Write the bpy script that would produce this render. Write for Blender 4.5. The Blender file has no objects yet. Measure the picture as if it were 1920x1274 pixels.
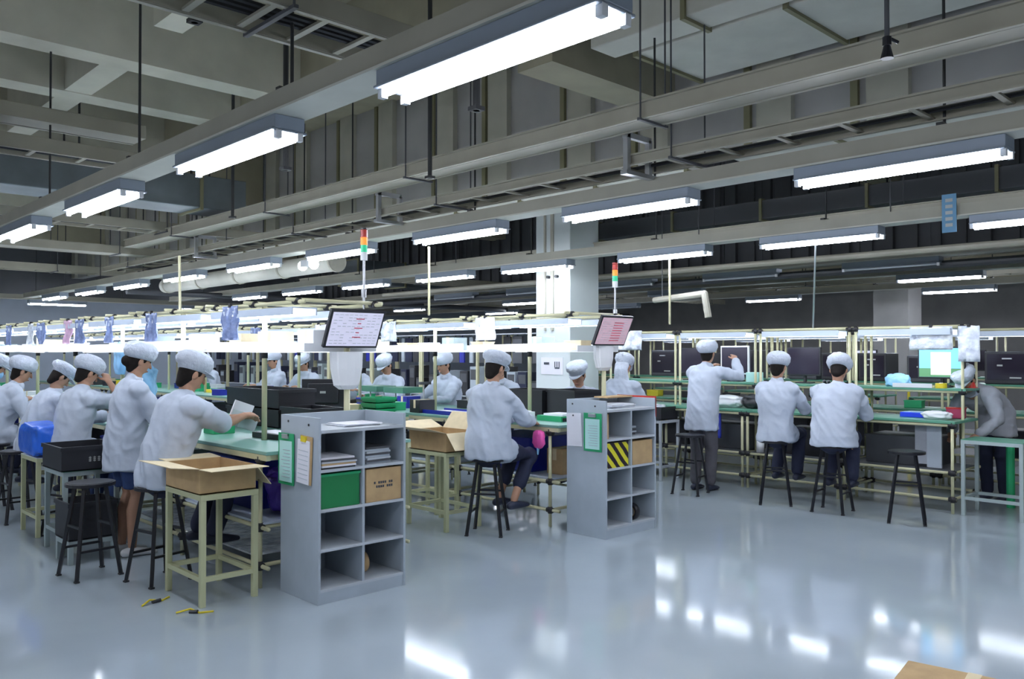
import bpy, bmesh, math, random
from math import sin, cos, pi, radians, sqrt
from mathutils import Vector, Matrix, noise
V = Vector
random.seed(7)
sc = bpy.context.scene
C = sc.collection

# ------------------------------------------------------------------ camera, world, exposure
cam_d = bpy.data.cameras.new('camera'); cam = bpy.data.objects.new('camera', cam_d); C.objects.link(cam)
cam.location = (0, 0, 1.6)
cam.rotation_euler = (radians(90.84), 0, radians(-44.03))
cam_d.sensor_width = 36; cam_d.lens = 29.36; cam_d.clip_end = 200
sc.camera = cam
w = bpy.data.worlds.new('world'); sc.world = w; w.use_nodes = True
w.node_tree.nodes['Background'].inputs[0].default_value = (0.62, 0.70, 0.80, 1)
w.node_tree.nodes['Background'].inputs[1].default_value = 0.05
sc.view_settings.view_transform = 'Standard'; sc.view_settings.look = 'None'
sc.view_settings.gamma = 1; sc.view_settings.exposure = 1.3
try: sc.view_settings.use_curve_mapping = False
except Exception: pass
sc.cycles.max_bounces = 6; sc.cycles.diffuse_bounces = 3; sc.cycles.glossy_bounces = 3
sc.cycles.transmission_bounces = 3; sc.cycles.transparent_max_bounces = 6
sc.cycles.caustics_reflective = False; sc.cycles.caustics_refractive = False
sc.cycles.sample_clamp_indirect = 4
TUBE = 30.0      # strength of the ceiling tubes
LAMP = 9.0       # strength of the bench lamps

# ------------------------------------------------------------------ materials
MATS = {}
def mat(name, col, rough=0.6, metal=0.0, emit=0.0, var=0.08, scale=3.0, bump=0.0, bscale=30.0, alpha=1.0, spec=None):
    if name in MATS: return MATS[name]
    m = bpy.data.materials.new(name); m.use_nodes = True; MATS[name] = m
    nt = m.node_tree; b = nt.nodes['Principled BSDF']; L = nt.links
    b.inputs['Roughness'].default_value = rough; b.inputs['Metallic'].default_value = metal
    if spec is not None: b.inputs['Specular IOR Level'].default_value = spec
    c4 = (*col, 1)
    tc = nt.nodes.new('ShaderNodeTexCoord')
    if var:
        n = nt.nodes.new('ShaderNodeTexNoise'); n.inputs['Scale'].default_value = scale; n.inputs['Detail'].default_value = 4
        L.new(tc.outputs['Object'], n.inputs['Vector'])
        r = nt.nodes.new('ShaderNodeValToRGB')
        r.color_ramp.elements[0].position = .3; r.color_ramp.elements[1].position = .7
        r.color_ramp.elements[0].color = tuple(max(0, x*(1-var)) for x in col)+(1,)
        r.color_ramp.elements[1].color = tuple(min(1, x*(1+var)) for x in col)+(1,)
        L.new(n.outputs['Fac'], r.inputs['Fac']); L.new(r.outputs['Color'], b.inputs['Base Color'])
    else: b.inputs['Base Color'].default_value = c4
    if bump:
        n2 = nt.nodes.new('ShaderNodeTexNoise'); n2.inputs['Scale'].default_value = bscale; n2.inputs['Detail'].default_value = 3
        L.new(tc.outputs['Object'], n2.inputs['Vector'])
        bp = nt.nodes.new('ShaderNodeBump'); bp.inputs['Strength'].default_value = bump; bp.inputs['Distance'].default_value = 0.02
        L.new(n2.outputs['Fac'], bp.inputs['Height']); L.new(bp.outputs['Normal'], b.inputs['Normal'])
    if emit:
        b.inputs['Emission Color'].default_value = c4; b.inputs['Emission Strength'].default_value = emit
    if alpha < 1: b.inputs['Alpha'].default_value = alpha
    return m
M = dict(
 floor=None,
 ceil=mat('concrete ceiling', (.37,.345,.25), .85, bump=.15, bscale=6),
 beam=mat('pale painted beam', (.66,.64,.53), .8),
 wall=mat('grey concrete wall', (.38,.375,.365), .8, var=.12, scale=1.5, bump=.2, bscale=8),
 pil=mat('greenish pilaster', (.44,.43,.36), .8),
 pipe=mat('dull olive pipe', (.22,.21,.12), .6),
 duct=mat('galvanised duct', (.17,.20,.22), .45, .5, var=.15),
 ductw=mat('painted duct sheet', (.60,.60,.53), .6),
 darkwall=mat('dark ribbed panel', (.085,.09,.10), .7),
 trunk=mat('cream trunking', (.38,.365,.30), .5),
 tray=mat('cable tray steel', (.36,.345,.28), .5, .2),
 rod=mat('dark rod', (.03,.032,.035), .5),
 black=mat('black paint', (.012,.013,.018), .35),
 blackp=mat('black plastic', (.018,.019,.024), .45),
 dgrey=mat('dark grey metal', (.07,.075,.085), .5),
 cream=mat('cream coated pipe', (.58,.56,.35), .4, var=.05),
 standc=mat('cream painted steel', (.54,.55,.33), .45, var=.06),
 joint=mat('black pipe joint', (.015,.015,.018), .5),
 mat_g=mat('green bench mat', (.22,.42,.36), .35, var=.06),
 mat_d=mat('dark green bench mat', (.10,.30,.20), .4, var=.08),
 shelfw=mat('white shelf board', (.82,.84,.86), .45, var=.03),
 house=mat('lamp housing', (.30,.35,.42), .4, .2, var=.04),
 cab=mat('grey laminate', (.40,.455,.51), .5, var=.05, scale=6),
 cabe=mat('pale edge band', (.48,.52,.56), .5, var=.03),
 card=mat('cardboard', (.50,.34,.17), .85, var=.1, scale=12),
 cardl=mat('pale cardboard', (.76,.64,.42), .85, var=.06, scale=12),
 green=mat('green plastic', (.01,.20,.06), .45),
 greenl=mat('bright green plastic', (.02,.35,.14), .4),
 blue=mat('blue plastic', (.01,.02,.30), .4),
 bluebag=mat('blue plastic bag', (.02,.14,.72), .3, bump=.6, bscale=9),
 skybag=mat('pale blue plastic bag', (.30,.58,.86), .25, bump=.6, bscale=12),
 film=mat('bluish antistatic film', (.20,.26,.46), .25, var=.35, scale=14, bump=.8, bscale=16),
 pinkf=mat('pink film', (.62,.40,.55), .3, var=.2, scale=14),
 clear=mat('clear wrinkled film', (.70,.78,.95), .15, var=.35, scale=10, bump=1, bscale=14),
 paper=mat('white paper', (.80,.80,.86), .7, var=.03),
 paperg=mat('pale green sheet', (.50,.80,.76), .6, var=.04),
 red=mat('red plastic', (.55,.03,.02), .4), yellow=mat('yellow plastic', (.75,.60,.03), .45),
 orange=mat('orange lens', (.85,.20,.02), .4, emit=.5), redl=mat('red lens', (.45,.02,.01), .3), greenlens=mat('green lens', (.0,.38,.18), .3, emit=.3),
 pink=mat('pink cloth', (.9,.12,.45), .6), steel=mat('steel', (.55,.57,.6), .3, .8),
 white=mat('white plastic', (.78,.80,.83), .4, var=.03), col=mat('white painted column', (.62,.68,.68), .6, var=.03),
 tube=mat('glowing tube', (.86,.90,1.0), .4, emit=TUBE, var=0), lamp=mat('glowing bench tube', (.88,.93,1.0), .4, emit=LAMP, var=0),
 glow=mat('lit task light diffuser', (.93,.95,1.0), .5, emit=.5, var=0),
 off=mat('unlit tube', (.55,.6,.66), .3, var=0),
 grille=mat('grey grille', (.2,.21,.22), .5), stand_g=mat('grey green painted steel', (.34,.41,.41), .45),
 banner=mat('blue banner', (.16,.34,.52), .7), text=mat('dark print', (.05,.06,.08), .7, var=0), ltext=mat('pale print', (.5,.52,.5), .7, var=0),
 redt=mat('red print', (.75,.08,.14), .6, var=0),
 screen=mat('lit lilac screen', (.50,.50,.62), .25, emit=.30, var=0), screenp=mat('lit pink screen', (.52,.36,.42), .25, emit=.2, var=0),
 scr_sky=mat('lit sky screen', (.16,.48,.85), .25, emit=.5, var=0), scr_gr=mat('lit green hills', (.08,.20,.10), .25, emit=.5, var=0), scr_win=mat('lit window', (.80,.78,.70), .25, emit=.4, var=0),
 scr_dark=mat('dark screen', (.03,.025,.04), .12),
 coat=mat('pale work coat', (.50,.555,.65), .85, var=.05, scale=5, bump=.4, bscale=7),
 coatg=mat('grey work coat', (.34,.36,.40), .85, var=.05, scale=5, bump=.25, bscale=14),
 cap=mat('white cap cloth', (.58,.63,.72), .85, var=.04, scale=8, bump=.7, bscale=26),
 skin=mat('skin', (.46,.25,.16), .55, var=.06, scale=10), hair=mat('black hair', (.012,.009,.008), .8, spec=.2, var=.2, scale=40),
 jean=mat('blue denim', (.02,.045,.14), .8, var=.15, scale=20), trouser=mat('grey trousers', (.10,.095,.11), .85, var=.15, scale=9),
 navy=mat('navy trousers', (.015,.02,.05), .8), shoe=mat('white shoe', (.75,.76,.78), .6), shoed=mat('dark shoe', (.02,.025,.05), .5),
 eye=mat('dark eye', (.01,.01,.01), .2, var=0), lip=mat('lips', (.42,.16,.13), .5, var=0),
 hoodblue=mat('hood panel', (.55,.63,.74), .4, var=.05),
)

def floor_mat():
    m = bpy.data.materials.new('grey blue epoxy floor'); m.use_nodes = True
    nt = m.node_tree; b = nt.nodes['Principled BSDF']; L = nt.links
    tc = nt.nodes.new('ShaderNodeTexCoord')
    n = nt.nodes.new('ShaderNodeTexNoise'); n.inputs['Scale'].default_value = .6; n.inputs['Detail'].default_value = 6
    L.new(tc.outputs['Object'], n.inputs['Vector'])
    r = nt.nodes.new('ShaderNodeValToRGB')
    r.color_ramp.elements[0].position = .3; r.color_ramp.elements[0].color = (.38,.445,.50,1)
    r.color_ramp.elements[1].position = .7; r.color_ramp.elements[1].color = (.46,.53,.58,1)
    L.new(n.outputs['Fac'], r.inputs['Fac']); L.new(r.outputs['Color'], b.inputs['Base Color'])
    n2 = nt.nodes.new('ShaderNodeTexNoise'); n2.inputs['Scale'].default_value = 3.; n2.inputs['Detail'].default_value = 5
    L.new(tc.outputs['Object'], n2.inputs['Vector'])
    r2 = nt.nodes.new('ShaderNodeMapRange'); r2.inputs['To Min'].default_value = .04; r2.inputs['To Max'].default_value = .15
    L.new(n2.outputs['Fac'], r2.inputs['Value']); L.new(r2.outputs['Result'], b.inputs['Roughness'])
    n3 = nt.nodes.new('ShaderNodeTexNoise'); n3.inputs['Scale'].default_value = 5.; n3.inputs['Detail'].default_value = 2
    L.new(tc.outputs['Object'], n3.inputs['Vector'])
    bp = nt.nodes.new('ShaderNodeBump'); bp.inputs['Strength'].default_value = .05; bp.inputs['Distance'].default_value = .01
    L.new(n3.outputs['Fac'], bp.inputs['Height']); L.new(bp.outputs['Normal'], b.inputs['Normal'])
    b.inputs['Coat Weight'].default_value = .3; b.inputs['Coat Roughness'].default_value = .1
    return m
M['floor'] = floor_mat()
def stripe_mat():
    m = bpy.data.materials.new('yellow and black chevrons'); m.use_nodes = True
    nt = m.node_tree; b = nt.nodes['Principled BSDF']; L = nt.links
    tc = nt.nodes.new('ShaderNodeTexCoord'); wv = nt.nodes.new('ShaderNodeTexWave')
    wv.bands_direction = 'DIAGONAL'; wv.inputs['Scale'].default_value = 5.5; wv.inputs['Distortion'].default_value = 1.2
    L.new(tc.outputs['Object'], wv.inputs['Vector'])
    r = nt.nodes.new('ShaderNodeValToRGB'); r.color_ramp.interpolation = 'CONSTANT'
    r.color_ramp.elements[0].color = (.02,.01,.02,1); r.color_ramp.elements[1].position = .5; r.color_ramp.elements[1].color = (.75,.68,.03,1)
    L.new(wv.outputs['Fac'], r.inputs['Fac']); L.new(r.outputs['Color'], b.inputs['Base Color'])
    return m
M['stripe'] = stripe_mat()

# ------------------------------------------------------------------ mesh helpers
class MB:
    def __init__(s): s.bm = bmesh.new()
    def box(s, c, d, rot=None):
        r = bmesh.ops.create_cube(s.bm, size=1); vs = r['verts']
        bmesh.ops.scale(s.bm, vec=d, verts=vs)
        if rot: bmesh.ops.rotate(s.bm, cent=(0,0,0), matrix=rot, verts=vs)
        bmesh.ops.translate(s.bm, vec=c, verts=vs); return s
    def b2(s, x0, x1, y0, y1, z0, z1): return s.box(((x0+x1)/2,(y0+y1)/2,(z0+z1)/2), (abs(x1-x0),abs(y1-y0),abs(z1-z0)))
    def rod(s, a, b, r, n=10, r2=None):
        a = V(a); b = V(b); d = b-a; L = d.length
        q = d.to_track_quat('Z','Y').to_matrix()
        v = bmesh.ops.create_cone(s.bm, cap_ends=True, segments=n, radius1=r, radius2=r if r2 is None else r2, depth=L)['verts']
        bmesh.ops.rotate(s.bm, cent=(0,0,0), matrix=q, verts=v)
        bmesh.ops.translate(s.bm, vec=(a+b)/2, verts=v); return s
    def bar(s, a, b, wd, hg):      # square section bar
        a = V(a); b = V(b); d = b-a
        q = d.to_track_quat('Z','Y').to_matrix()
        return s.box((a+b)/2, (wd, hg, d.length), q)
    def path(s, pts, r, n=8):
        for a, b in zip(pts, pts[1:]): s.rod(a, b, r, n)
        for p in pts[1:-1]: s.ball(p, (r,r,r), 8, 6)
        return s
    def ball(s, c, r, u=12, v=8, rot=None):
        vs = bmesh.ops.create_uvsphere(s.bm, u_segments=u, v_segments=v, radius=1)['verts']
        bmesh.ops.scale(s.bm, vec=r, verts=vs)
        if rot: bmesh.ops.rotate(s.bm, cent=(0,0,0), matrix=rot, verts=vs)
        bmesh.ops.translate(s.bm, vec=c, verts=vs); return s
    def loft(s, pts, rads, side=(1,0,0), n=14, cap=True):
        """closed tube through pts with elliptical rings (ra along side, rb across)"""
        pts = [V(p) for p in pts]; side = V(side); P = []; 
        cap = cap if isinstance(cap, tuple) else (cap, cap)
        if cap[0]:
            d = (pts[0]-pts[1]).normalized(); r0 = rads[0]; m = min(r0)
            P += [(pts[0]+d*m*.92, (r0[0]*.35, r0[1]*.35), -d), (pts[0]+d*m*.6, (r0[0]*.78, r0[1]*.78), -d)]
        for i, p in enumerate(pts):
            t = (pts[min(i+1,len(pts)-1)]-pts[max(i-1,0)]).normalized()
            P.append((p, rads[i], t))
        if cap[1]:
            d = (pts[-1]-pts[-2]).normalized(); r0 = rads[-1]; m = min(r0)
            P += [(pts[-1]+d*m*.6, (r0[0]*.78, r0[1]*.78), d), (pts[-1]+d*m*.92, (r0[0]*.35, r0[1]*.35), d)]
        rings = []
        for p, (ra, rb), t in P:
            sx = side - t*side.dot(t)
            if sx.length < 1e-4: sx = V((0,1,0)) - t*t.y
            sx.normalize(); sy = t.cross(sx)
            rings.append([s.bm.verts.new(p + sx*ra*cos(2*pi*k/n) + sy*rb*sin(2*pi*k/n)) for k in range(n)])
        for A, B in zip(rings, rings[1:]):
            for k in range(n): s.bm.faces.new((A[k], A[(k+1)%n], B[(k+1)%n], B[k]))
        s.bm.faces.new(rings[0][::-1]); s.bm.faces.new(rings[-1]); return s
    def mesh(s, name, smooth=False):
        me = bpy.data.meshes.new(name)
        bmesh.ops.recalc_face_normals(s.bm, faces=s.bm.faces)
        s.bm.to_mesh(me); s.bm.free()
        if smooth:
            for p in me.polygons: p.use_smooth = True
        return me

def add(name, mb, m, parent=None, smooth=False, bevel=0, loc=None):
    me = mb.mesh(name, smooth) if isinstance(mb, MB) else mb
    if isinstance(m, str): m = M[m]
    me.materials.clear(); me.materials.append(m)
    o = bpy.data.objects.new(name, me); C.objects.link(o)
    if parent: o.parent = parent
    if loc: o.location = loc
    if bevel:
        b = o.modifiers.new('bevel', 'BEVEL'); b.width = bevel; b.segments = 2; b.limit_method = 'ANGLE'
    return o
def add_each(name, mb, m, parent, smooth=False):
    """every loose piece of the mesh becomes a part of its own"""
    bm = mb.bm; seen = set(); bm.verts.ensure_lookup_table(); bm.verts.index_update(); out = []; grp = []
    for v0 in list(bm.verts):
        if v0.index in seen: continue
        st = [v0]; seen.add(v0.index); isl = []
        while st:
            v = st.pop(); isl.append(v)
            for e in v.link_edges:
                q = e.other_vert(v)
                if q.index not in seen: seen.add(q.index); st.append(q)
        c = sum((v.co for v in isl), V())/len(isl)
        near = [q for q in grp if (q[0]-c).length < .045]
        if near: near[0][1].extend(isl)
        else: grp.append((c, isl))
    for c, isl in grp:
        ids = {v: i for i, v in enumerate(isl)}
        fs = {f for v in isl for f in v.link_faces}
        me = bpy.data.meshes.new(name); me.from_pydata([v.co-c for v in isl], [], [[ids[v] for v in f.verts] for f in fs])
        if smooth:
            for p in me.polygons: p.use_smooth = True
        out.append(add(name, me, m, parent, loc=c))
    bm.free(); return out
def tag(o, label, cat, group=None, kind=None):
    o['label'] = label; o['category'] = cat
    if group: o['group'] = group
    if kind: o['kind'] = kind
    return o
def thing(name, label, cat, loc=(0,0,0), rz=0, group=None):
    o = bpy.data.objects.new(name, None); C.objects.link(o); o.empty_display_size = .1
    o.location = loc; o.rotation_euler = (0,0,rz); return tag(o, label, cat, group)
def struct(name, mb, m, **k):
    o = add(name, mb, m, **k); o['kind'] = 'structure'; return o
def dup(root, loc=None, rz=None, label=None, group=None):
    r = root.copy(); C.objects.link(r)
    if loc is not None: r.location = loc
    if rz is not None: r.rotation_euler = (0,0,rz)
    if label: r['label'] = label
    if group: r['group'] = group
    for ch in list(root.children):
        c = ch.copy(); C.objects.link(c); c.parent = r
        for g in list(ch.children):
            d = g.copy(); C.objects.link(d); d.parent = c
    return r
ORD = ['first', 'second', 'third', 'fourth', 'fifth', 'sixth', 'seventh', 'eighth', 'ninth', 'tenth', 'eleventh', 'twelfth', 'thirteenth']

# ------------------------------------------------------------------ the hall
X0, X1, Y0, Y1, ZC = -6.0, 26.0, -8.0, 25.0, 4.95
struct('floor', MB().b2(X0, X1, Y0, Y1, -.2, 0), 'floor')
struct('ceiling', MB().b2(X0, X1, Y0, Y1, ZC, ZC+.2), 'ceil')
struct('wall_left', MB().b2(X0-.2, X0, Y0, Y1, 0, ZC), 'wall')
struct('wall_right', MB().b2(X1, X1+.2, Y0, Y1, 0, ZC), 'wall')
struct('wall_back', MB().b2(X0, X1, Y1, Y1+.2, 0, ZC), 'hoodblue')
struct('wall_front', MB().b2(X0, X1, Y0-.2, Y0, 0, ZC), 'wall')
# coffer beams of the left ceiling
mb = MB()
for y in (7.85, 9.2, 11.4, 14, 17, 20, 24): mb.b2(-5.99, 4.4, y-.15, y+.15, 4.2, ZC)
mb.b2(2.55, 2.8, 8.0, 24.9, 4.21, ZC)
for y in (1.5, -2.5): mb.b2(-6, 4.4, y-.15, y+.15, 4.2, ZC)
struct('trim_1', mb, 'beam')
struct('trim_2', MB().b2(4.4, 4.9, Y0, Y1, 4.35, ZC), 'ceil')
struct('trim_3', MB().b2(2.55, 2.78, 6.2, 6.75, 4.2, ZC), 'beam')
# long hanging wall above the lines with pilasters
struct('wall_centre', MB().b2(6.6, 6.8, -7.9, 24.9, 3.42, ZC), 'wall')
mb = MB(); mb2 = MB()
y = -4.0; k = 0
while y < 24:
    mb.b2(6.53, 6.6, y-.16, y+.16, 3.42, ZC)
    mb2.b2(6.56, 6.6, y+.24, y+.30, 3.42, ZC)
    y += 1.25 if k % 2 else .95; k += 1
struct('trim_4', mb, 'pil')
o = struct('trim_5', mb2, 'pipe')
# painted box ducts with flanged joints
def box_duct(label, x0, x1, y0, y1, z0, z1, step, m='ductw'):
    t = thing('air_duct', label, 'duct', ((x0+x1)/2, (y0+y1)/2, z0))
    cx, cy = (x0+x1)/2, (y0+y1)/2
    add('duct_body', MB().b2(x0-cx, x1-cx, y0-cy, y1-cy, 0, z1-z0), m, t, bevel=.01)
    mb = MB()
    if (y1-y0) > (x1-x0):
        y = y0+.02
        while y < y1: mb.b2(x0-cx-.025, x1-cx+.025, y-cy-.018, y-cy+.018, -.025, z1-z0+.02); y += step
    else:
        x = x0+.02
        while x < x1: mb.b2(x-cx-.018, x-cx+.018, y0-cy-.025, y1-cy+.025, -.025, z1-z0+.02); x += step
    add_each('flange', mb, 'pipe', t)
    mh = MB()
    for f in (.12, .5, .88):
        for e in (-1, 1):
            if (y1-y0) > (x1-x0): p = (e*((x1-x0)/2-.03), (f-.5)*(y1-y0))
            else: p = ((f-.5)*(x1-x0), e*((y1-y0)/2-.03))
            mh.rod((p[0], p[1], z1-z0-.03), (p[0], p[1], ZC-z0), .012, 6)
    add_each('hanger_rod', mh, 'rod', t)
    return t
box_duct('large pale box duct high above the cable trays at the upper right', 5.38, 6.3, 0.2, 4.15, 4.0, 4.5, 1.3)
box_duct('narrow pale box duct strip at the top, left of the black seam', 5.02, 5.33, 0.2, 4.3, 4.0, 4.5, 1.6)
box_duct('long pale box duct seen from below beneath the long hanging wall', 6.82, 7.3, 4.6, 17, 3.36, 3.41, 1.15)
box_duct('wide pale box duct below the hanging wall at the upper right', 6.85, 7.9, 0.3, 4.4, 3.5, 3.9, 1.5)
box_duct('dark galvanised duct crossing the upper right in front of the ribbed panels', 10.0, 10.7, 0.0, 8.5, 3.35, 3.6, 1.4, 'dgrey')
box_duct('galvanised duct crossing behind the lamps at the upper left', 1.0, 4.9, 9.9, 10.5, 3.35, 3.75, 1.1, 'duct')
box_duct('galvanised duct far behind the centre column', 9.6, 17.0, 14.5, 15.2, 3.0, 3.5, 1.2, 'duct')
# dark ribbed partition hanging at the far right
mb = MB().b2(12.0, 12.1, -4, 20, 2.95, ZC); y = -4
while y < 20:
    mb.b2(11.93, 12.0, y, y+.09, 2.95, ZC); mb.b2(11.96, 12.0, y+.3, y+.34, 2.95, ZC); y += .62
struct('wall_east', mb, 'darkwall')
struct('trim_6', MB().b2(17.5, 18.1, -4, 24.9, 3.3, ZC), 'ceil')
struct('trim_7', MB().b2(22, 22.6, -4, 24.9, 3.3, ZC), 'ceil')
mb = MB()
for y in (3.0, 11.0, 18.5): mb.b2(12.1, 26, y-.25, y+.25, 3.7, ZC); mb.b2(4.9, 12, y+1.6, y+2, 3.95, ZC)
struct('trim_8', mb, 'ceil')
struct('trim_9', MB().b2(-5.99, 16, 22.5, 22.7, 2.95, ZC), 'darkwall')
# columns
t = thing('column', 'thick white square column rising behind the middle assembly line', 'column', (8.95, 8.1, 0))
add('shaft', MB().b2(-.32, .3, -.33, .33, 0, ZC-.01), 'col', t, bevel=.012)
add('cable_duct', MB().b2(-.345, -.32, -.03, .02, 1.9, 4.9).b2(-.345, -.32, .12, .15, 1.9, 4.9), 'pil', t)
mb = MB()
for yy in (.0, .16): mb.rod((-.37, yy-.1, 2.66), (-.32, yy-.1, 2.66), .022)
add('conduit_hole', mb, 'black', t)
s = add('notice', MB().b2(-.328, -.321, -.2, .22, 1.28, 1.52), 'paper', t)
mb = MB()
for k in range(3): mb.b2(-.332, -.328, -.14+k*.04, -.125+k*.04, 1.38, 1.46)
mb.b2(-.332, -.328, -.14, -.05, 1.36, 1.38).b2(-.332, -.328, .06, .16, 1.42, 1.45)
add('print', mb, 'text', s)
t = thing('column', 'distant grey square column standing far off at the right behind the test racks', 'column', (17.8, 6.9, 0))
add('shaft', MB().b2(-.35, .35, -.35, .35, 0, 3.3), 'wall', t)
add('corner_guard', MB().b2(-.37, -.33, -.37, -.33, 0, 1.5), 'yellow', t)

# ------------------------------------------------------------------ cable trays
def rail_c(mb, a, b, h, wv=.03):
    """side rail with lips"""
    a = V(a); b = V(b); d = (b-a).normalized(); s = V((-d.y, d.x, 0))*wv
    for off, hh, zz in ((0, h, 0), ):
        m = (a+b)/2; L = (b-a).length; ang = math.atan2(d.y, d.x)
        R = Matrix.Rotation(ang, 3, 'Z')
        mb.box(m, (L, .012, h), R); mb.box(m+V((0,0,h/2))+s/2, (L, wv, .012), R); mb.box(m-V((0,0,h/2))+s/2, (L, wv, .012), R)
def cable_tray(label, a, b, width, h=.11, step=.3, rung=True, solid=False, hang=1.6, hz=None, nc=3):
    a = V(a); b = V(b); d = (b-a).normalized(); s = V((-d.y, d.x, 0)); mid = (a+b)/2
    t = thing('cable_tray', label, 'cable tray', mid)
    for e in (-1, 1):
        mb = MB(); rail_c(mb, a-mid+s*e*width/2, b-mid+s*e*width/2, h); add('side_rail', mb, 'tray', t)
    L = (b-a).length; n = int(L/step); mb = MB(); R = Matrix.Rotation(math.atan2(d.y, d.x), 3, 'Z')
    for i in range(n):
        mb.box(d*(step*(i+.5)-L/2)-V((0,0,h/2-.01)), (.035 if rung else .05, width-.02, .015), R)
    if solid: mb.box((0,0,-h/2), (L, width-.03, .006), R)
    add_each('rung', mb, 'tray', t)
    mb = MB()
    for j in range(nc): mb.path([d*(-L/2)+s*(j-1)*.06+V((0,0,-h/2+.03)), d*(0)+s*((j-1)*.07+.02)+V((0,0,-h/2+.035)), d*(L/2)+s*(j-1)*.05+V((0,0,-h/2+.03))], .014, 6)
    add('cables', mb, 'blackp', t)
    mb = MB(); k = hang*.5
    while k < L:
        for e in (-1, 1):
            p = d*(k-L/2)+s*e*(width/2+.03); mb.rod(p-V((0,0,h/2)), p+V((0,0,(hz or ZC)-a.z)), .007, 6)
        mb.box(d*(k-L/2)-V((0,0,h/2+.01)), (.025, width+.10, .018), R); k += hang
    add_each('hanger', mb, 'dgrey', t)
    return t
cable_tray('upper of the two long cable trays running beside the long hanging wall', (4.62, -.5, 3.22), (4.62, 13, 3.22), .22, step=.6, solid=True, hang=2.6)
cable_tray('lower ladder cable tray running beside the long hanging wall', (5.04, -.5, 3.0), (5.04, 15, 3.0), .36, h=.07, step=.42, hang=2.6, nc=1)
cable_tray('ladder cable tray crossing the top left corner of the ceiling', (-1, 3.8, 3.3), (2.8, 3.8, 3.3), .42, h=.1, step=.28, hang=1.2)
cable_tray('upper perforated cable tray ending at the upper left', (-1, 8.0, 3.62), (2.9, 8.0, 3.62), .3, step=.3, solid=True, hang=1.7)
cable_tray('lower cable tray ending at the upper left below the perforated one', (-1, 8.0, 3.36), (2.9, 8.0, 3.36), .3, step=.4, hang=1.7, hz=3.6)
cable_tray('cable tray crossing behind the galvanised duct at left', (-1, 11.6, 3.3), (6.2, 11.6, 3.3), .35, step=.4, hang=2.2)
cable_tray('flat cable tray crossing far behind at left, lower than the duct', (-1, 13.4, 3.15), (6.4, 13.4, 3.15), .35, step=.4, solid=True, hang=2.2)
cable_tray('farthest cable tray crossing before the back wall', (-1, 16.5, 3.1), (7, 16.5, 3.1), .35, step=.5, hang=2.2)
cable_tray('cable tray running behind the third light row toward the right edge', (9.3, 0, 3.1), (9.3, 16, 3.1), .3, step=.5, hang=2.4)
cable_tray('dim cable tray under the ribbed partition', (11.6, -2, 2.9), (11.6, 18, 2.9), .3, step=.5, hang=2.4)
cable_tray('distant cable tray crossing behind the centre column', (8.5, 12.5, 2.95), (20, 12.5, 2.95), .35, step=.6, hang=2.4)
cable_tray('distant dim cable tray far at the right', (15, -1, 2.9), (15, 22, 2.9), .35, step=.6, hang=2.4)
def bracket(label, x0, x1, y, z0, z1):
    t = thing('hanging_bracket', label, 'bracket', (x0, y, z0))
    add('upright', MB().b2(-.02, .02, -.02, .02, 0, z1-z0), 'steel', t)
    add('upright', MB().b2(.24, .28, -.02, .02, 0, z1-z0-.12), 'steel', t)
    add('arm', MB().b2(-.03, .27, -.02, .02, z1-z0-.14, z1-z0-.1), 'steel', t)
    add('foot_bar', MB().b2(-.04, x1-x0, -.03, .03, -.03, 0), 'steel', t)
bracket('steel trapeze bracket holding the two long cable trays near the upper centre', 4.82, 5.45, 3.78, 2.92, 3.3)
bracket('steel trapeze bracket on the long cable trays, further left', 4.82, 5.45, 6.9, 2.92, 3.3)
bracket('steel trapeze bracket at the far left end of the long cable trays', 4.82, 5.45, 11.2, 2.92, 3.3)
# round air pipe beyond row two
t = thing('round_air_pipe', 'thick pale round air pipe running under the trays left of centre', 'pipe', (6.3, 12.4, 2.85))
add('pipe_body', MB().rod((0,-2.4,0), (0,3.6,0), .13, 20), 'ductw', t, smooth=True)
mb = MB()
for k in range(5): mb.rod((0,-2.4+k*1.45,0), (0,-2.36+k*1.45,0), .145, 20)
add_each('collar', mb, 'pil', t)
add_each('hanger', MB().rod((0,-1.5,.1), (0,-1.5,2.1), .01, 6).rod((0,2,.1), (0,2,2.1), .01, 6), 'rod', t)
for lab, pts, r in (('pale bent pipe with an elbow hanging at right of the centre column', [(9.0, 6.6, 2.28), (8.4, 5.45, 2.28), (8.4, 5.4, 2.0)], .04),
    ('horizontal pipe crossing high behind the third light row', [(9.9, -1, 2.75), (9.9, 14, 2.75)], .04),
    ('thin dark pipe crossing beneath the ribbed partition', [(11.2, -1, 2.7), (11.2, 16, 2.7)], .05),
    ('long pipe crossing from left to right far behind the column', [(6, 17.2, 2.8), (22, 17.2, 2.8)], .06),
    ('black sagging cable at the top left corner', [(-.2, 4.9, 3.2), (.7, 4.7, 3.22), (1.6, 4.2, 3.7), (2.0, 4.0, 4.3)], .022)):
    o = V(pts[0]); tag(add('overhead_pipe' if r > .03 else 'hanging_cable', MB().path([V(p)-o for p in pts], r, 10), 'trunk' if 'pale' in lab or 'high' in lab else 'dgrey', loc=o), lab, 'pipe' if r > .03 else 'cable')
for lab, p, z0 in (('long black hanging rod at the upper left', (1.75, 4.1), 3.25), ('black hanging rod left of the first ceiling light pair', (2.75, 5.0), 2.8),
    ('short dark rod dropping to the light row at the top centre', (2.75, 3.1), 2.8), ('dark rod hanging against the wall left of centre', (4.2, 5.3), 3.0), ('dark rod behind the second light of the left row', (4.1, 8.6), 3.05)):
    tag(add('ceiling_rod', MB().rod((0,0,0), (0,0,ZC-z0), .018, 8).box((0,0,.01), (.06,.06,.02)), 'rod', loc=(p[0], p[1], z0)), lab, 'rod')
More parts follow.
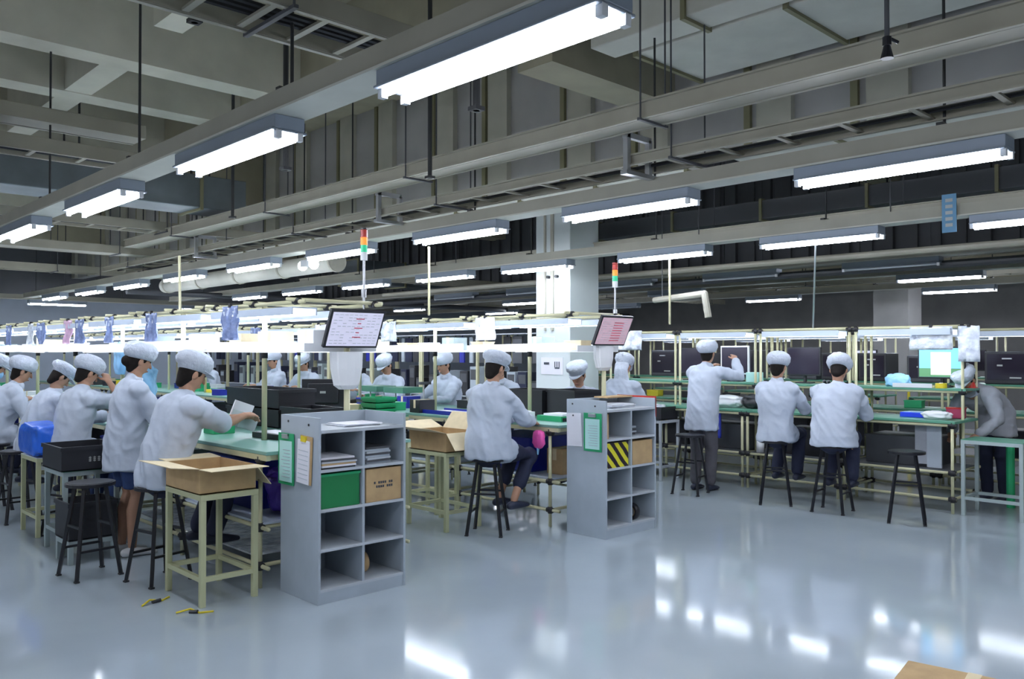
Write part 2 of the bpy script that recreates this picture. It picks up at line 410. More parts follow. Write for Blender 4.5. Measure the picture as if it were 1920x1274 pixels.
op = [q for q in bpy.data.objects if str(q.get('label')).startswith('pale bent pipe')][0]
add('hanger', MB().rod((0,0,0), (0,0,2.66), .006, 6), 'dgrey', op, loc=(-.1,-.19,0))
# sprinkler
t = thing('sprinkler_drop', 'dark sprinkler drop pipe with nozzle at the upper right', 'sprinkler', (3.9, 1.55, 2.95))
add('drop_pipe', MB().rod((0,0,.1), (0,0,2.0), .012, 8), 'dgrey', t)
add('nozzle', MB().rod((0,0,0), (0,0,.06), .03, 10, .015).rod((0,0,.06), (0,0,.1), .02).rod((0,0,.1),(.05,-.03,.08),.008), 'black', t)

# ------------------------------------------------------------------ ceiling lights
def tube_light(name, label, loc, rz, lit, length=1.24, double=True, group=None):
    t = thing(name, label, 'ceiling light', loc, rz, group)
    L = length/2
    add('housing', MB().b2(-.085, .085, -L, L, .03, .10).b2(-.1, .1, -L, L, .018, .03), 'house', t, bevel=.004)
    for e in ((-1, 1) if double else (0,)):
        add('tube', MB().rod((e*.06, -L+.03, 0), (e*.06, L-.03, 0), .015, 10), 'tube' if lit else 'off', t, smooth=True)
    mb = MB()
    for q in (-1, 1):
        for e in ((-1, 1) if double else (0,)): mb.box((e*.06, q*(L-.015), .003), (.03, .03, .045))
    add_each('socket', mb, 'white', t)
    return t
first_lit = first_off = None
def place_light(label, loc, rz, lit):
    global first_lit, first_off
    f = first_lit if lit else first_off
    if f is None:
        f = tube_light('fluorescent_light', label, loc, rz, lit)
        if lit: first_lit = f
        else: first_off = f
        return f
    return dup(f, loc, rz, label)
def trunking(label, x, y0, y1, z, wd=.18, hg=.11):
    t = thing('light_trunking', label, 'trunking', (x, (y0+y1)/2, z)); L = (y1-y0)/2
    add('channel', MB().b2(-wd/2, wd/2, -L, L, .012, hg), 'trunk', t)
    add('lower_lip', MB().b2(-wd/2-.012, wd/2+.012, -L, L, 0, .012), 'ductw', t)
    mb = MB(); y = -L+.6
    while y < L: mb.rod((0, y, hg), (0, y, ZC-z), .009, 6).box((0, y, hg+.01), (.16, .04, .02)); y += 2.07
    add_each('hanger_rod', mb, 'rod', t); return t
rows = [  # name, x, centres, trunk span, unlit centres
 ('row above the left line', 2.13, [2.33, 4.45, 6.62, 8.8, 10.95, 13.1, 15.2], (-3, 17)),
 ('row above the middle line', 5.2, [2.02, 4.08, 6.12, 8.2, 10.3, 12.5, 14.7, 16.8, 19.0], (-3, 21)),
 ('row above the right line', 8.05, [1.85, 3.88, 5.78, 7.85, 9.8, 11.9, 14.0, 16.1], (-3, 20)),
]
for rn, x, ys, (a, b) in rows:
    trunking('long cream lighting trunk of the '+rn, x, a, b, 2.8)
    for i, y in enumerate(ys):
        place_light(f'lit twin tube light in the {rn}, {ORD[i]} from the camera', (x, y, 2.7), 0, True)
# unseen lights added behind and beside the viewpoint to light the hall and left ceiling
for i, (x, y) in enumerate([(2.13, .2), (2.13, -1.9), (5.2, -.05), (5.2, -2.1), (-.95, 2.3), (-.95, 6.6), (-.95, 10.9), (-3.9, 4.5), (-3.9, 9)]):
    place_light('unseen twin tube light added beside or behind the viewpoint to light the hall', (x, y, 2.7), 0, True)['group'] = 'unseen ceiling lights added to light the hall'
trunking('dim lighting trunk of the mostly unlit row beyond the right line', 11.15, -2, 20, 2.8)
for i, y in enumerate([2.2, 4.4, 6.6, 8.8, 11, 13.2]):
    place_light(f'{ORD[i]} unlit fluorescent light from the camera in the dark row beyond the right line', (11.15, y, 2.7), 0, False)
trunking('distant lighting trunk seen above the far racks', 13.5, 0, 24, 2.8)
for i, y in enumerate([4.6, 9.4, 13.6, 17.9]):
    place_light(f'{ORD[i]} lit light from the camera in the distant row behind the ribbed partition', (13.5, y, 2.7), 0, i != 1)
trunking('farthest lighting trunk at the right', 16.5, 0, 24, 2.8)
for i, y in enumerate([3.2, 5.3, 9.0, 13.2, 17.5]):
    place_light(f'{ORD[i]} lit light from the camera in the farthest row at right', (16.5, y, 2.7), 0, i in (0,1,2,4))
for i, y in enumerate([4.9, 8.3, 12.5]):
    place_light(f'{ORD[i]} faint light from the camera under the distant right beam', (17.8, y, 3.2), 0, True)
trunking('short trunk carrying the crosswise lights before the back wall', 0, 0, 1, 2.8)
tk = bpy.data.objects[-1] if False else [q for q in bpy.data.objects if q.get('label') == 'short trunk carrying the crosswise lights before the back wall'][0]
tk.location = (7.5, 21.5, 2.8); tk.rotation_euler = (0, 0, pi/2)
for q in tk.children:
    if q.name.startswith(('channel', 'lower')): q.scale = (1, 6, 1)
place_light('lit fluorescent light turned crosswise before the back wall at far left', (5.95, 21.5, 2.7), pi/2, True)
place_light('second crosswise fluorescent light high before the back wall', (9.5, 21.5, 2.7), pi/2, True)
# small emergency spot
t = thing('emergency_light', 'small bright twin-head emergency light on the trunk left of centre', 'emergency light', (5.2, 8.9, 2.62))
add('battery_box', MB().b2(-.05, .05, -.1, .1, 0, .08), 'white', t)
for e in (-1, 1): add('lamp_head', MB().ball((0, e*.13, .02), (.06,.05,.06)), mat('glowing spot', (.9,.96,1), .4, emit=5, var=0), t, smooth=True)
# banner
t = thing('hanging_banner', 'narrow blue banner hanging from the third light row at right', 'banner', (7.93, 2.62, 2.66))
add('cloth', MB().b2(-.004, .004, -.06, .06, 0, .34), 'banner', t)
mb = MB()
for k in range(5): mb.b2(-.006, -.004, -.03, .03, .05+k*.055, .08+k*.055)
add('lettering', mb, 'ltext', t)

# ------------------------------------------------------------------ assembly benches of the left and middle lines
BL = 1.5
def make_bench(label, loc):
    t = thing('workbench', label, 'workbench', loc)
    add('tabletop', MB().b2(0, 1.2, 0, BL, .905, .93), 'mat_g', t, bevel=.003)
    add('edge_rail', MB().b2(0, .03, 0, BL, .868, .904).b2(1.17, 1.2, 0, BL, .868, .904).b2(.03, 1.17, .02, .05, .868, .904), 'cream', t)
    for x in (.02, 1.18):
        for y in (.12, BL-.1):
            add('leg', MB().rod((x, y, .0), (x, y, .868), .0155, 10), 'cream', t, smooth=True)
    add('lower_shelf', MB().b2(.03, 1.17, .1, BL-.08, .425, .44), 'hoodblue', t)
    mb = MB()
    for z in (.41, .15):
        for x in (.02, 1.18): mb.rod((x, .0, z), (x, BL, z), .0145, 8)
        for y in (.12, BL-.1): mb.rod((.02, y, z), (1.18, y, z), .0145, 8)
    add_each('lower_rail', mb, 'cream', t, True)
    mb = MB()
    for x in (.02, 1.18):
        for y in (.12, BL-.1):
            for z in (.15, .41, .86): mb.rod((x, y-.035, z), (x, y+.035, z), .024, 10).rod((x, y, z-.03), (x, y, z+.03), .022, 10)
    add_each('pipe_joint', mb, 'joint', t, True)
    for x in (.36,):
        add('post', MB().rod((x, .72, .93), (x, .72, 1.97), .02, 12), 'cream', t, smooth=True)
    mb = MB()
    for x in (.28, .92): mb.rod((x, 0, 1.95), (x, BL, 1.95), .0155, 8)
    for y in (.1, .74, 1.4): mb.rod((.2, y, 1.965), (1.0, y, 1.965), .0145, 8)
    add_each('top_rail', mb, 'cream', t, True)
    mb = MB()
    for x in (.28, .92):
        for y in (.1, .74, 1.4): mb.rod((x, y-.035, 1.955), (x, y+.035, 1.955), .025, 8)
    for x in (.36,): mb.rod((x, .72, 1.55), (x, .72, 1.6), .025, 8)
    add_each('pipe_joint', mb, 'joint', t, True)
    add('upper_shelf', MB().b2(.30, .90, .03, BL-.03, 1.60, 1.615).b2(.30,.90,.03,.045,1.615,1.66).b2(.30,.90,BL-.045,BL-.03,1.615,1.66), 'shelfw', t)
    for x in (.22, .90): add('task_light', MB().b2(-.04, .04, -BL/2+.02, BL/2-.02, -.04, .045), 'glow', t, loc=(x+.04, BL/2, 1.64))
    for x in (.34, .86):
        h = add('lamp_hood', MB().b2(x-.10, x+.10, .1, BL-.1, 1.905, 1.915).b2(x-.10, x-.09, .1, BL-.1, 1.86, 1.905).b2(x+.09, x+.10, .1, BL-.1, 1.86, 1.905), 'hoodblue', t)
        add('lamp_tube', MB().rod((x, .14, 1.875), (x, BL-.14, 1.875), .015, 10), 'lamp', h, smooth=True)
    return t
bench0 = None
LN = {'left': 2.7, 'middle': 5.56}
for ln, x in LN.items():
    for i in range(11):
        lab = f'cream pipe workbench with lit overhead tray on the {ln} line, {ORD[i]} from the camera'
        if bench0 is None: bench0 = bb = make_bench(lab, (x, 5.15, 0))
        else: bb = dup(bench0, (x, 5.15+i*BL, 0), 0, lab)
        for ch in bb.children:
            if ch.name.startswith('task_light'):
                ch.location = (ch.location.x+random.uniform(-.03, .01), BL/2, 1.64+random.uniform(-.012, .012)); ch.rotation_euler = (random.uniform(-.012, .012), 0, random.uniform(-.01, .01)); ch.scale = (1, random.uniform(.80, .97), random.uniform(.85, 1.0))

# ------------------------------------------------------------------ test racks of the right line
RL = 1.16
def make_rack(label, loc):
    t = thing('test_rack', label, 'test bench', loc)
    add('tabletop', MB().b2(0, .68, 0, RL, .885, .91), 'mat_d', t, bevel=.003)
    add('edge_rail', MB().rod((.02, 0, .868), (.02, RL, .868), .0155, 8), 'cream', t, smooth=True)
    for y in (.035, RL-.035):
        add('leg', MB().rod((.02, y, 0), (.02, y, .885), .0155, 10), 'cream', t, smooth=True)
        add('post', MB().rod((.33, y, 0), (.33, y, 1.86), .0155, 10), 'cream', t, smooth=True)
        add('rear_post', MB().rod((.74, y, 0), (.74, y, 1.86), .0155, 10), 'cream', t, smooth=True)
    add('middle_shelf', MB().b2(.31, .76, 0, RL, 1.20, 1.222), 'mat_d', t)
    add('lower_shelf', MB().b2(.02, .74, .03, RL-.03, .40, .415), 'dgrey', t)
    mb = MB()
    for z in (.40, .14):
        mb.rod((.02, 0, z), (.02, RL, z), .0145, 8).rod((.74, 0, z), (.74, RL, z), .0145, 8)
        for y in (.035, RL-.035): mb.rod((.02, y, z), (.74, y, z), .0145, 8)
    for x in (.33, .74): mb.rod((x, 0, 1.86), (x, RL, 1.86), .0155, 8).rod((x, 0, 1.19), (x, RL, 1.19), .0145, 8)
    for y in (.035, RL-.035): mb.rod((.33, y, 1.86), (.74, y, 1.86), .0145, 8)
    add_each('rail', mb, 'cream', t, True)
    mb = MB()
    for y in (.035, RL-.035):
        for x, zs in ((.02, (.14, .40, .868)), (.33, (1.19, 1.85)), (.74, (.14, 1.19, 1.85))):
            for z in zs: mb.rod((x, y-.035, z), (x, y+.035, z), .024, 8).rod((x, y, z-.03), (x, y, z+.03), .022, 8)
    add_each('pipe_joint', mb, 'joint', t, True)
    h = add('lamp_hood', MB().b2(.24, .46, .12, RL-.1, 1.83, 1.84).b2(.24, .25, .12, RL-.1, 1.775, 1.83).b2(.45, .46, .12, RL-.1, 1.775, 1.83), 'hoodblue', t)
    add('lamp_tube', MB().rod((.34, .15, 1.79), (.34, RL-.13, 1.79), .014, 10), 'lamp', h, smooth=True)
    return t
rack0 = None
for i in range(4):
    lab = f'green topped cream pipe rack of the right line, {ORD[i]} from the right edge'
    p = (8.84, 2.88+i*RL, 0)
    if rack0 is None: rack0 = make_rack(lab, p)
    else: dup(rack0, p, 0, lab)
# back-to-back racks standing further behind
for i in range(7):
    dup(rack0, (10.45, 1.3+i*RL, 0), 0, f'dim test rack behind the right line, {ORD[i]} from the right edge')
for i in range(5):
    dup(rack0, (13.2, 2.2+i*1.6, 0), 0, f'far test rack two aisles behind the right line, {ORD[i]} from the right edge')

# long ribbed racks with hanging dark goods behind the middle line
def make_goods_rack(label, loc, group=None):
    t = thing('storage_rack', label, 'rack', loc, 0, group)
    for x in (0, .6):
        for y in (0, 1.5): add('post', MB().b2(x-.02, x+.02, y-.02, y+.02, 0, 1.9), 'cream', t)
    for z in (.3, .85, 1.9): add('shelf', MB().b2(0, .6, 0, 1.5, z-.015, z), 'cabe', t)
    return t
gr0 = None; cloth_g = 'dark cloths hanging in the racks behind the middle line'
hang_me = []
for k, (m_, wdt) in enumerate((('blackp', .16), ('navy', .2), ('cab', .09), ('blue', .12), ('dgrey', .22))):
    mb = MB().box((0,0,-.24), (.03, wdt, .44)); mb.rod((0,0,-.02), (0,0,.02), .008, 6); hang_me.append((mb.mesh('hanging'), m_))
for i in range(9):
    lab = f'storage rack with hanging dark cloths behind the middle line, {ORD[i]} from the camera'
    p = (9.45 if i < 1 else 9.3, 8.9+i*1.55, 0)
    if gr0 is None: gr0 = make_goods_rack(lab, p)
    else: dup(gr0, p, 0, lab)
    y = p[1]+.15
    while y < p[1]+1.4:
        me, m_ = random.choice(hang_me)
        o = bpy.data.objects.new('hanging_cloth', me if me.users == 0 else me.copy()); C.objects.link(o)
        o.data.materials.clear(); o.data.materials.append(M[m_]); o.location = (p[0]+.15+random.random()*.1, y, 1.87)
        tag(o, 'dark cloth hanging in the storage racks behind the middle line', 'cloth', cloth_g)
        y += random.uniform(.2, .3)

ub = None; k = 0
for i in range(9):
    px_ = (9.45 if i < 1 else 9.3); y = 8.9+i*1.55+.12
    while y < 8.9+i*1.55+1.4:
        w_ = random.choice([.16, .2, .26]); h_ = random.choice([.34, .42, .5, .28]); m_ = random.choice(['stand_g', 'cab', 'blackp', 'dgrey', 'blackp', 'navy'])
        col_ = {'stand_g': 'grey green', 'cab': 'grey', 'blackp': 'black', 'dgrey': 'dark grey', 'navy': 'navy'}[m_]
        t = thing('equipment_box', f'upright {col_} box on a storage rack shelf behind the middle line', 'equipment', (px_+.22, y, .85), 0, f'upright {col_} boxes on the storage racks')
        add('casing', MB().b2(-.17, .17, -w_/2, w_/2, 0, h_), m_, t, bevel=.005)
        add('vent_panel', MB().b2(-.175, -.17, -w_/2+.02, w_/2-.02, h_*.55, h_*.9), 'dgrey' if m_ != 'dgrey' else 'cab', t)
        y += w_+random.uniform(.03, .14)
# ------------------------------------------------------------------ pigeonhole cabinets
def cabinet(label, loc, wd, dp):
    t = thing('pigeonhole_cabinet', label, 'cabinet', loc)
    T = .018
    for x in (0, wd-T): add('side_panel', MB().b2(x, x+T, 0, dp, 0, 1.18), 'cab', t, bevel=.002)
    add('back_panel', MB().b2(T, wd-T, dp-T, dp, .0, 1.18), 'cab', t)
    add('top', MB().b2(T, wd-T, 0, dp-T, 1.08, 1.10), 'cabe', t)
    for k in range(4):
        add('shelf', MB().b2(T, wd-T, .002, dp-T, .075+k*.252, .093+k*.252), 'cabe', t)
    add('divider', MB().b2(wd/2-.009, wd/2+.009, .004, dp-T, .093, 1.08), 'cab', t)
    add('kick_plate', MB().b2(T, wd-T, .004, .02, 0, .075), 'cab', t)
    mb = MB()
    for (y, z) in ((.12, 1.13), (.38, 1.14)): mb.rod((-.003, y, z), (.001, y, z), .008)
    add('screw_cap', mb, 'black', t)
    return t
cabinet('tall grey pigeonhole cabinet standing before the left line with green clipboard on its side', (2.79, 4.64, 0), .68, .48)
cabinet('tall grey pigeonhole cabinet before the middle line with striped box in it', (5.52, 4.56, 0), .71, .45)
def carton(name, label, c, d, m='card', cat='box', mark=None, rz=0, tape=True):
    t = thing(name, label, cat, c, rz); x, y, z = d
    add('body', MB().b2(-x/2, x/2, -y/2, y/2, 0, z), m, t, bevel=.003)
    if tape: add('tape', MB().b2(-x/2-.001, x/2+.001, -.025, .025, z*.55, z+.001), 'cardl' if m == 'card' else m, t)
    if mark:
        mb = MB()
        for k in range(2):
            for j in range(9):
                if (j*7+k*3) % 5: mb.b2(-x*.28+j*x*.06, -x*.28+j*x*.06+x*.04, -y/2-.002, -y/2, z*(.42+k*.12), z*(.42+k*.12)+z*.07)
        add('print', mb, mark, t)
    return t
Z1 = .093+.252*2
t = thing('plastic_bin', 'plain green plastic bin in the left cabinet, second cubby row', 'bin', (2.965, 4.80, Z1))
add('body', MB().b2(-.145, .145, -.14, .14, 0, .215), 'green', t, bevel=.004); add('rim', MB().b2(-.15, .15, -.145, .145, .205, .22), 'greenl', t)
carton('carton', 'cardboard carton with faded print in the left cabinet, beside the green bin', (3.30, 4.79, Z1), (.285, .27, .22), mark='text', tape=False)
t = thing('striped_box', 'yellow and black striped box in the right cabinet', 'box', (5.70, 4.71, Z1))
add('body', MB().b2(-.15, .15, -.13, .13, 0, .215), 'stripe', t); add('lid', MB().b2(-.152, .152, -.132, .132, .215, .222), 'black', t)
carton('carton', 'plain cardboard carton in the right cabinet, beside the striped box', (6.05, 4.70, Z1), (.29, .25, .21), tape=True)
def stack(name, label, c, d, n, cols, cat='papers', jit=.01):
    t = thing(name, label, cat, c)
    for k in range(n):
        mb = MB().box((random.uniform(-jit, jit), random.uniform(-jit, jit), (k+.5)*d[2]), (d[0], d[1], d[2]*.92), Matrix.Rotation(random.uniform(-.08, .08), 3, 'Z'))
        add('sheet_bundle', mb, cols[k % len(cols)], t)
    return t
Z0 = .093+.252*3
stack('paper_stack', 'loose stack of papers in the top left cubby of the left cabinet', (2.95, 4.80, Z0), (.25, .3, .012), 6, ['dgrey', 'paper', 'card', 'cabe'])
stack('paper_stack', 'tall pile of grey booklets in the top right cubby of the left cabinet', (3.26, 4.82, Z0), (.2, .28, .014), 8, ['cab', 'dgrey', 'cabe'])
carton('carton', 'slim cardboard file in the top left cubby of the right cabinet', (5.57, 4.72, Z0), (.05, .26, .215), tape=False)
stack('paper_stack', 'small dark pile in the top right cubby of the right cabinet', (6.0, 4.78, Z0), (.18, .2, .02), 4, ['dgrey', 'cab'])
t = thing('bottle', 'blue bottle standing in the right cabinet, third row', 'bottle', (5.60, 4.66, .093+.252))
add('body', MB().rod((0,0,0), (0,0,.16), .035, 14), 'blue', t, smooth=True); add('neck', MB().rod((0,0,.16), (0,0,.21), .015), 'white', t)
t = thing('tape_roll', 'black ring of tape in the bottom right cubby of the right cabinet', 'tape roll', (6.0, 4.66, .093+.075))
def ring(r0, r1, wdt, n=24):
    mb = MB(); vs = []
    for k in range(n):
        a = 2*pi*k/n; vs.append([mb.bm.verts.new((x, r*cos(a), r*sin(a))) for r, x in ((r0,-wdt),(r1,-wdt),(r1,wdt),(r0,wdt))])
    for k in range(n):
        A, B = vs[k], vs[(k+1)%n]
        for j in range(4): mb.bm.faces.new((A[j], A[(j+1)%4], B[(j+1)%4], B[j]))
    return mb
add('roll', ring(.045, .075, .02), 'black', t, smooth=True); add('core', ring(.042, .046, .021), 'card', t)
t = thing('tape_roll', 'brown roll of tape in the bottom right cubby of the left cabinet', 'tape roll', (3.24, 4.84, .093+.07))
add('roll', ring(.03, .07, .025), 'card', t, smooth=True); add('core', ring(.027, .031, .026), 'cardl', t)
# clipboards on the cabinet sides
def clipboard(label, x, y, z, wd, hg, m, sheet, lean=0, printed=True, clip=True):
    t = thing('clipboard', label, 'clipboard', (x, y, z)); t.rotation_euler = (lean, 0, 0)
    add('board', MB().b2(-.006, 0, -wd/2, wd/2, -hg, 0), m, t, bevel=.001)
    s = add('sheet', MB().b2(-.009, -.006, -wd/2+.02, wd/2-.02, -hg+.02, -.05), sheet, t)
    if printed:
        mb = MB()
        for k in range(9): mb.b2(-.0105, -.009, -wd/2+.04, wd/2-.04-random.random()*.05, -hg+.05+k*(hg-.14)/9, -hg+.054+k*(hg-.14)/9)
        add('print', mb, 'cab', s)
    if clip: add('clip', MB().b2(-.016, -.006, -.04, .04, -.035, -.005).rod((-.012,-.04,-.01), (-.012,.04,-.01), .006), 'steel', t)
    return t
clipboard('green clipboard with pale green sheet on the side of the left cabinet', 2.783, 5.03, 1.06, .2, .34, 'greenl', 'paperg')
t = thing('hanging_papers', 'white papers clipped to the side of the left cabinet beside the green clipboard', 'papers', (2.785, 4.80, 1.06)); t.rotation_euler = (.06, 0, 0)
add('sheets', MB().b2(-.008, 0, -.075, .075, -.31, -.03), 'paper', t); add('backing_board', MB().b2(-.003, 0, -.1, .05, -.31, .0), 'card', t)
add('clip', MB().b2(-.014, .0, -.03, .03, -.04, -.005), 'yellow', t)
mb = MB()
for k in range(7): mb.b2(-.0095, -.008, -.06, .06, -.28+k*.03, -.277+k*.03)
add('print', mb, 'cab', t)
clipboard('green clipboard with pale sheet on the side of the right cabinet', 5.513, 4.70, 1.07, .2, .33, 'greenl', 'paperg')
t = thing('hanging_papers', 'two white papers pinned to the side of the right cabinet', 'papers', (5.515, 4.92, 1.06)); t.rotation_euler = (-.04, 0, 0)
add('sheets', MB().b2(-.004, 0, -.085, .085, -.29, -.0), 'paper', t); add('front_sheet', MB().b2(-.009, -.004, -.075, .06, -.25, -.0), 'paper', t)
add('pin', MB().ball((-.012, 0, -.02), (.008,.008,.008)), 'dgrey', t)
stack('paper_stack', 'thin plastic sheets lying on top of the left cabinet', (3.2, 4.86, 1.10), (.28, .24, .004), 4, ['clear', 'paper'])
stack('paper_stack', 'loose papers lying on top of the right cabinet', (5.85, 4.76, 1.10), (.34, .24, .006), 6, ['clear', 'paper', 'cabe'])
t = thing('wooden_tray', 'red edged wooden tray on the back of the right cabinet top', 'tray', (6.05, 4.9, 1.18))
add('base', MB().b2(-.19, .17, -.08, .08, 0, .012), 'card', t); add('red_edge', MB().b2(.17, .185, -.34, .1, -.17, .015), 'red', t)

# ------------------------------------------------------------------ stools
def make_stool(label, loc, rz=0, H=.67):
    t = thing('stool', label, 'stool', loc, rz)
    add('seat', MB().rod((0,0,H-.028), (0,0,H-.004), .165, 32).rod((0,0,H-.004), (0,0,H), .15, 32), 'black', t, bevel=.006)
    for k in range(4):
        a = pi/4+k*pi/2; c, s_ = cos(a), sin(a)
        add('leg', MB().bar((c*.105, s_*.105, H-.03), (c*.215, s_*.215, .01), .022, .022), 'black', t)
    mb = MB(); add_each('foot', MB().box((.215*cos(pi/4), .215*sin(pi/4), .006), (.03,.03,.012)).box((-.215*cos(pi/4), .215*sin(pi/4), .006), (.03,.03,.012)).box((.215*cos(pi/4), -.215*sin(pi/4), .006), (.03,.03,.012)).box((-.215*cos(pi/4), -.215*sin(pi/4), .006), (.03,.03,.012)), 'blackp', t)
    for z in (.2, .36):
        f = (H-.03-z)/(H-.04); r = .105+.11*f
        for k in range(4):
            a, b = pi/4+k*pi/2, pi/4+(k+1)*pi/2
            if (k % 2) == (z > .3): mb.bar((cos(a)*r, sin(a)*r, z), (cos(b)*r, sin(b)*r, z), .016, .016)
    add_each('stretcher', mb, 'black', t)
    return t
stool0 = None
def stool(label, x, y, rz=0):
    global stool0
    if stool0 is None: stool0 = make_stool(label, (x, y, 0), rz); return stool0
    return dup(stool0, (x, y, 0), rz, label)
stool('empty round black stool at left in front of the black crate', 2.0, 6.42, .1)
stool('empty round black stool at the right end of the right line', 8.14, 3.08, .35)

# ------------------------------------------------------------------ steel stands and cartons
def stand(label, x0, x1, y0, y1, h, m, bar=.035, shelf=False, cat='stand'):
    cx, cy = (x0+x1)/2, (y0+y1)/2; a, b = (x1-x0)/2, (y1-y0)/2
    t = thing('steel_stand', label, cat, (cx, cy, 0)); q = bar/2
    for x in (-a+q, a-q):
        for y in (-b+q, b-q): add('leg', MB().b2(x-q, x+q, y-q, y+q, 0, h-bar), m, t, bevel=.002)
    add('top_frame', MB().b2(-a, a, -b, -b+bar, h-bar, h).b2(-a, a, b-bar, b, h-bar, h).b2(-a, -a+bar, -b+bar, b-bar, h-bar, h).b2(a-bar, a, -b+bar, b-bar, h-bar, h), m, t)
    for (p0, p1) in (((-a+bar, -b+q), (a-bar, -b+q)), ((-a+bar, b-q), (a-bar, b-q)), ((-a+q, -b+bar), (-a+q, b-bar)), ((a-q, -b+bar), (a-q, b-bar))):
        z = .17; add('stretcher', MB().b2(min(p0[0],p1[0])-(q*.8 if p0[0]==p1[0] else 0), max(p0[0],p1[0])+(q*.8 if p0[0]==p1[0] else 0), min(p0[1],p1[1])-(q*.8 if p0[1]==p1[1] else 0), max(p0[1],p1[1])+(q*.8 if p0[1]==p1[1] else 0), z-.015, z+.015), m, t)
    if shelf: add('top_plate', MB().b2(-a, a, -b, b, h, h+.006), shelf, t)
    return t
stand('cream steel stand carrying an open carton, beside the left cabinet', 2.235, 2.62, 5.1, 5.66, .70, 'standc')
stand('cream steel stand carrying an open carton between the two lines', 4.72, 5.14, 5.72, 6.3, .70, 'standc')
stand('cream steel stand behind the seated man by the middle line', 5.16, 5.45, 6.4, 6.9, .70, 'standc')
stand('bare grey green steel stand at the right edge', 8.86, 9.3, 2.3, 2.84, .735, 'stand_g', shelf='mat_d')
def open_box(label, c, d, h, flaps, rz=0):
    """open carton with flaps: flaps = dict(side -> angle from horizontal)"""
    t = thing('open_carton', label, 'box', c, rz); x, y = d[0]/2, d[1]/2; T = .006
    add('walls', MB().b2(-x, x, -y, -y+T, 0, h).b2(-x, x, y-T, y, 0, h).b2(-x, -x+T, -y+T, y-T, 0, h).b2(x-T, x, -y+T, y-T, 0, h).b2(-x, x, -y, y, 0, T), 'card', t)
    fl = min(x, y)*.95
    for sd, an in flaps.items():
        mb = MB(); ca, sa = cos(an), sin(an)
        if sd in 'lr':
            e = -1 if sd == 'l' else 1
            q = [V((e*x, -y, h)), V((e*x, y, h)), V((e*(x+fl*ca), y, h+fl*sa)), V((e*(x+fl*ca), -y, h+fl*sa))]
        else:
            e = -1 if sd == 'f' else 1
            q = [V((-x, e*y, h)), V((x, e*y, h)), V((x, e*(y+fl*ca), h+fl*sa)), V((-x, e*(y+fl*ca), h+fl*sa))]
        n = (q[1]-q[0]).cross(q[3]-q[0]).normalized()*.004
        vs = [mb.bm.verts.new(p) for p in q]+[mb.bm.verts.new(p+n) for p in q]
        for f in ((0,1,2,3), (4,5,6,7), (0,1,5,4), (1,2,6,5), (2,3,7,6), (3,0,4,7)): mb.bm.faces.new([vs[i] for i in f])
        add('flap', mb, 'cardl', t)
    return t
open_box('open cardboard carton with wide flaps on the stand beside the left cabinet', (2.42, 5.38, .703), (.38, .52), .16, {'f': .02, 'l': .12, 'r': -.9, 'b': .05})
open_box('open cardboard carton with spread flaps on the stand between the lines', (4.93, 6.0, .703), (.40, .54), .17, {'f': -.85, 'l': .25, 'r': .9, 'b': .35})
o = carton('carton', 'cardboard box corner at the bottom right foreground with a black strap', (4.15, 1.2, 0), (.62, .5, .30), rz=.15)
o['label'] = 'cardboard box at the bottom right corner of the picture'
add('strap', MB().path([V((.02, .1, .304)), V((.08, -.02, .32)), V((.16, -.1, .306))], .008), 'black', o)
o.location = (3.39, 1.09, 0)

# crate on a trolley at left
stand('grey stand under the black crate at left', 2.02, 2.44, 7.12, 7.62, .655, 'stand_g', shelf='mat_d')
def crate(name, label, c, d, m='blackp', cat='crate', print_=None, rz=0):
    t = thing(name, label, cat, c, rz); x, y, z = d[0]/2, d[1]/2, d[2]; T = .008
    add('body', MB().b2(-x, x, -y, -y+T, 0, z).b2(-x, x, y-T, y, 0, z).b2(-x, -x+T, -y+T, y-T, 0, z).b2(x-T, x, -y+T, y-T, 0, z).b2(-x, x, -y, y, 0, T), m, t)
    add('rim', MB().b2(-x-.01, x+.01, -y-.01, -y, z-.03, z).b2(-x-.01, x+.01, y, y+.01, z-.03, z).b2(-x-.01, -x, -y, y, z-.03, z).b2(x, x+.01, -y, y, z-.03, z), m, t)
    if print_:
        mb = MB()
        for k in range(7):
            x0 = -x*.1+k*x*.15
            if k == 3: continue
            for j in range(3): mb.b2(x0, x0+x*.09, -y-.003, -y, z*(.36+j*.07), z*(.39+j*.07))
            mb.b2(x0+x*.035, x0+x*.055, -y-.003, -y, z*.34, z*.56)
        add('print', mb, 'ltext', t)
    return t
crate('crate', 'black plastic crate with white print on the grey stand at left', (2.22, 7.35, .663), (.44, .5, .19), print_=True)
crate('crate', 'black crate standing on the floor behind the empty left stool', (2.14, 6.97, .18), (.34, .34, .28))
stand('low grey stand carrying a black crate behind the empty left stool', 1.97, 2.31, 6.8, 7.12, .175, 'stand_g', shelf='dgrey')['category'] = 'stand'

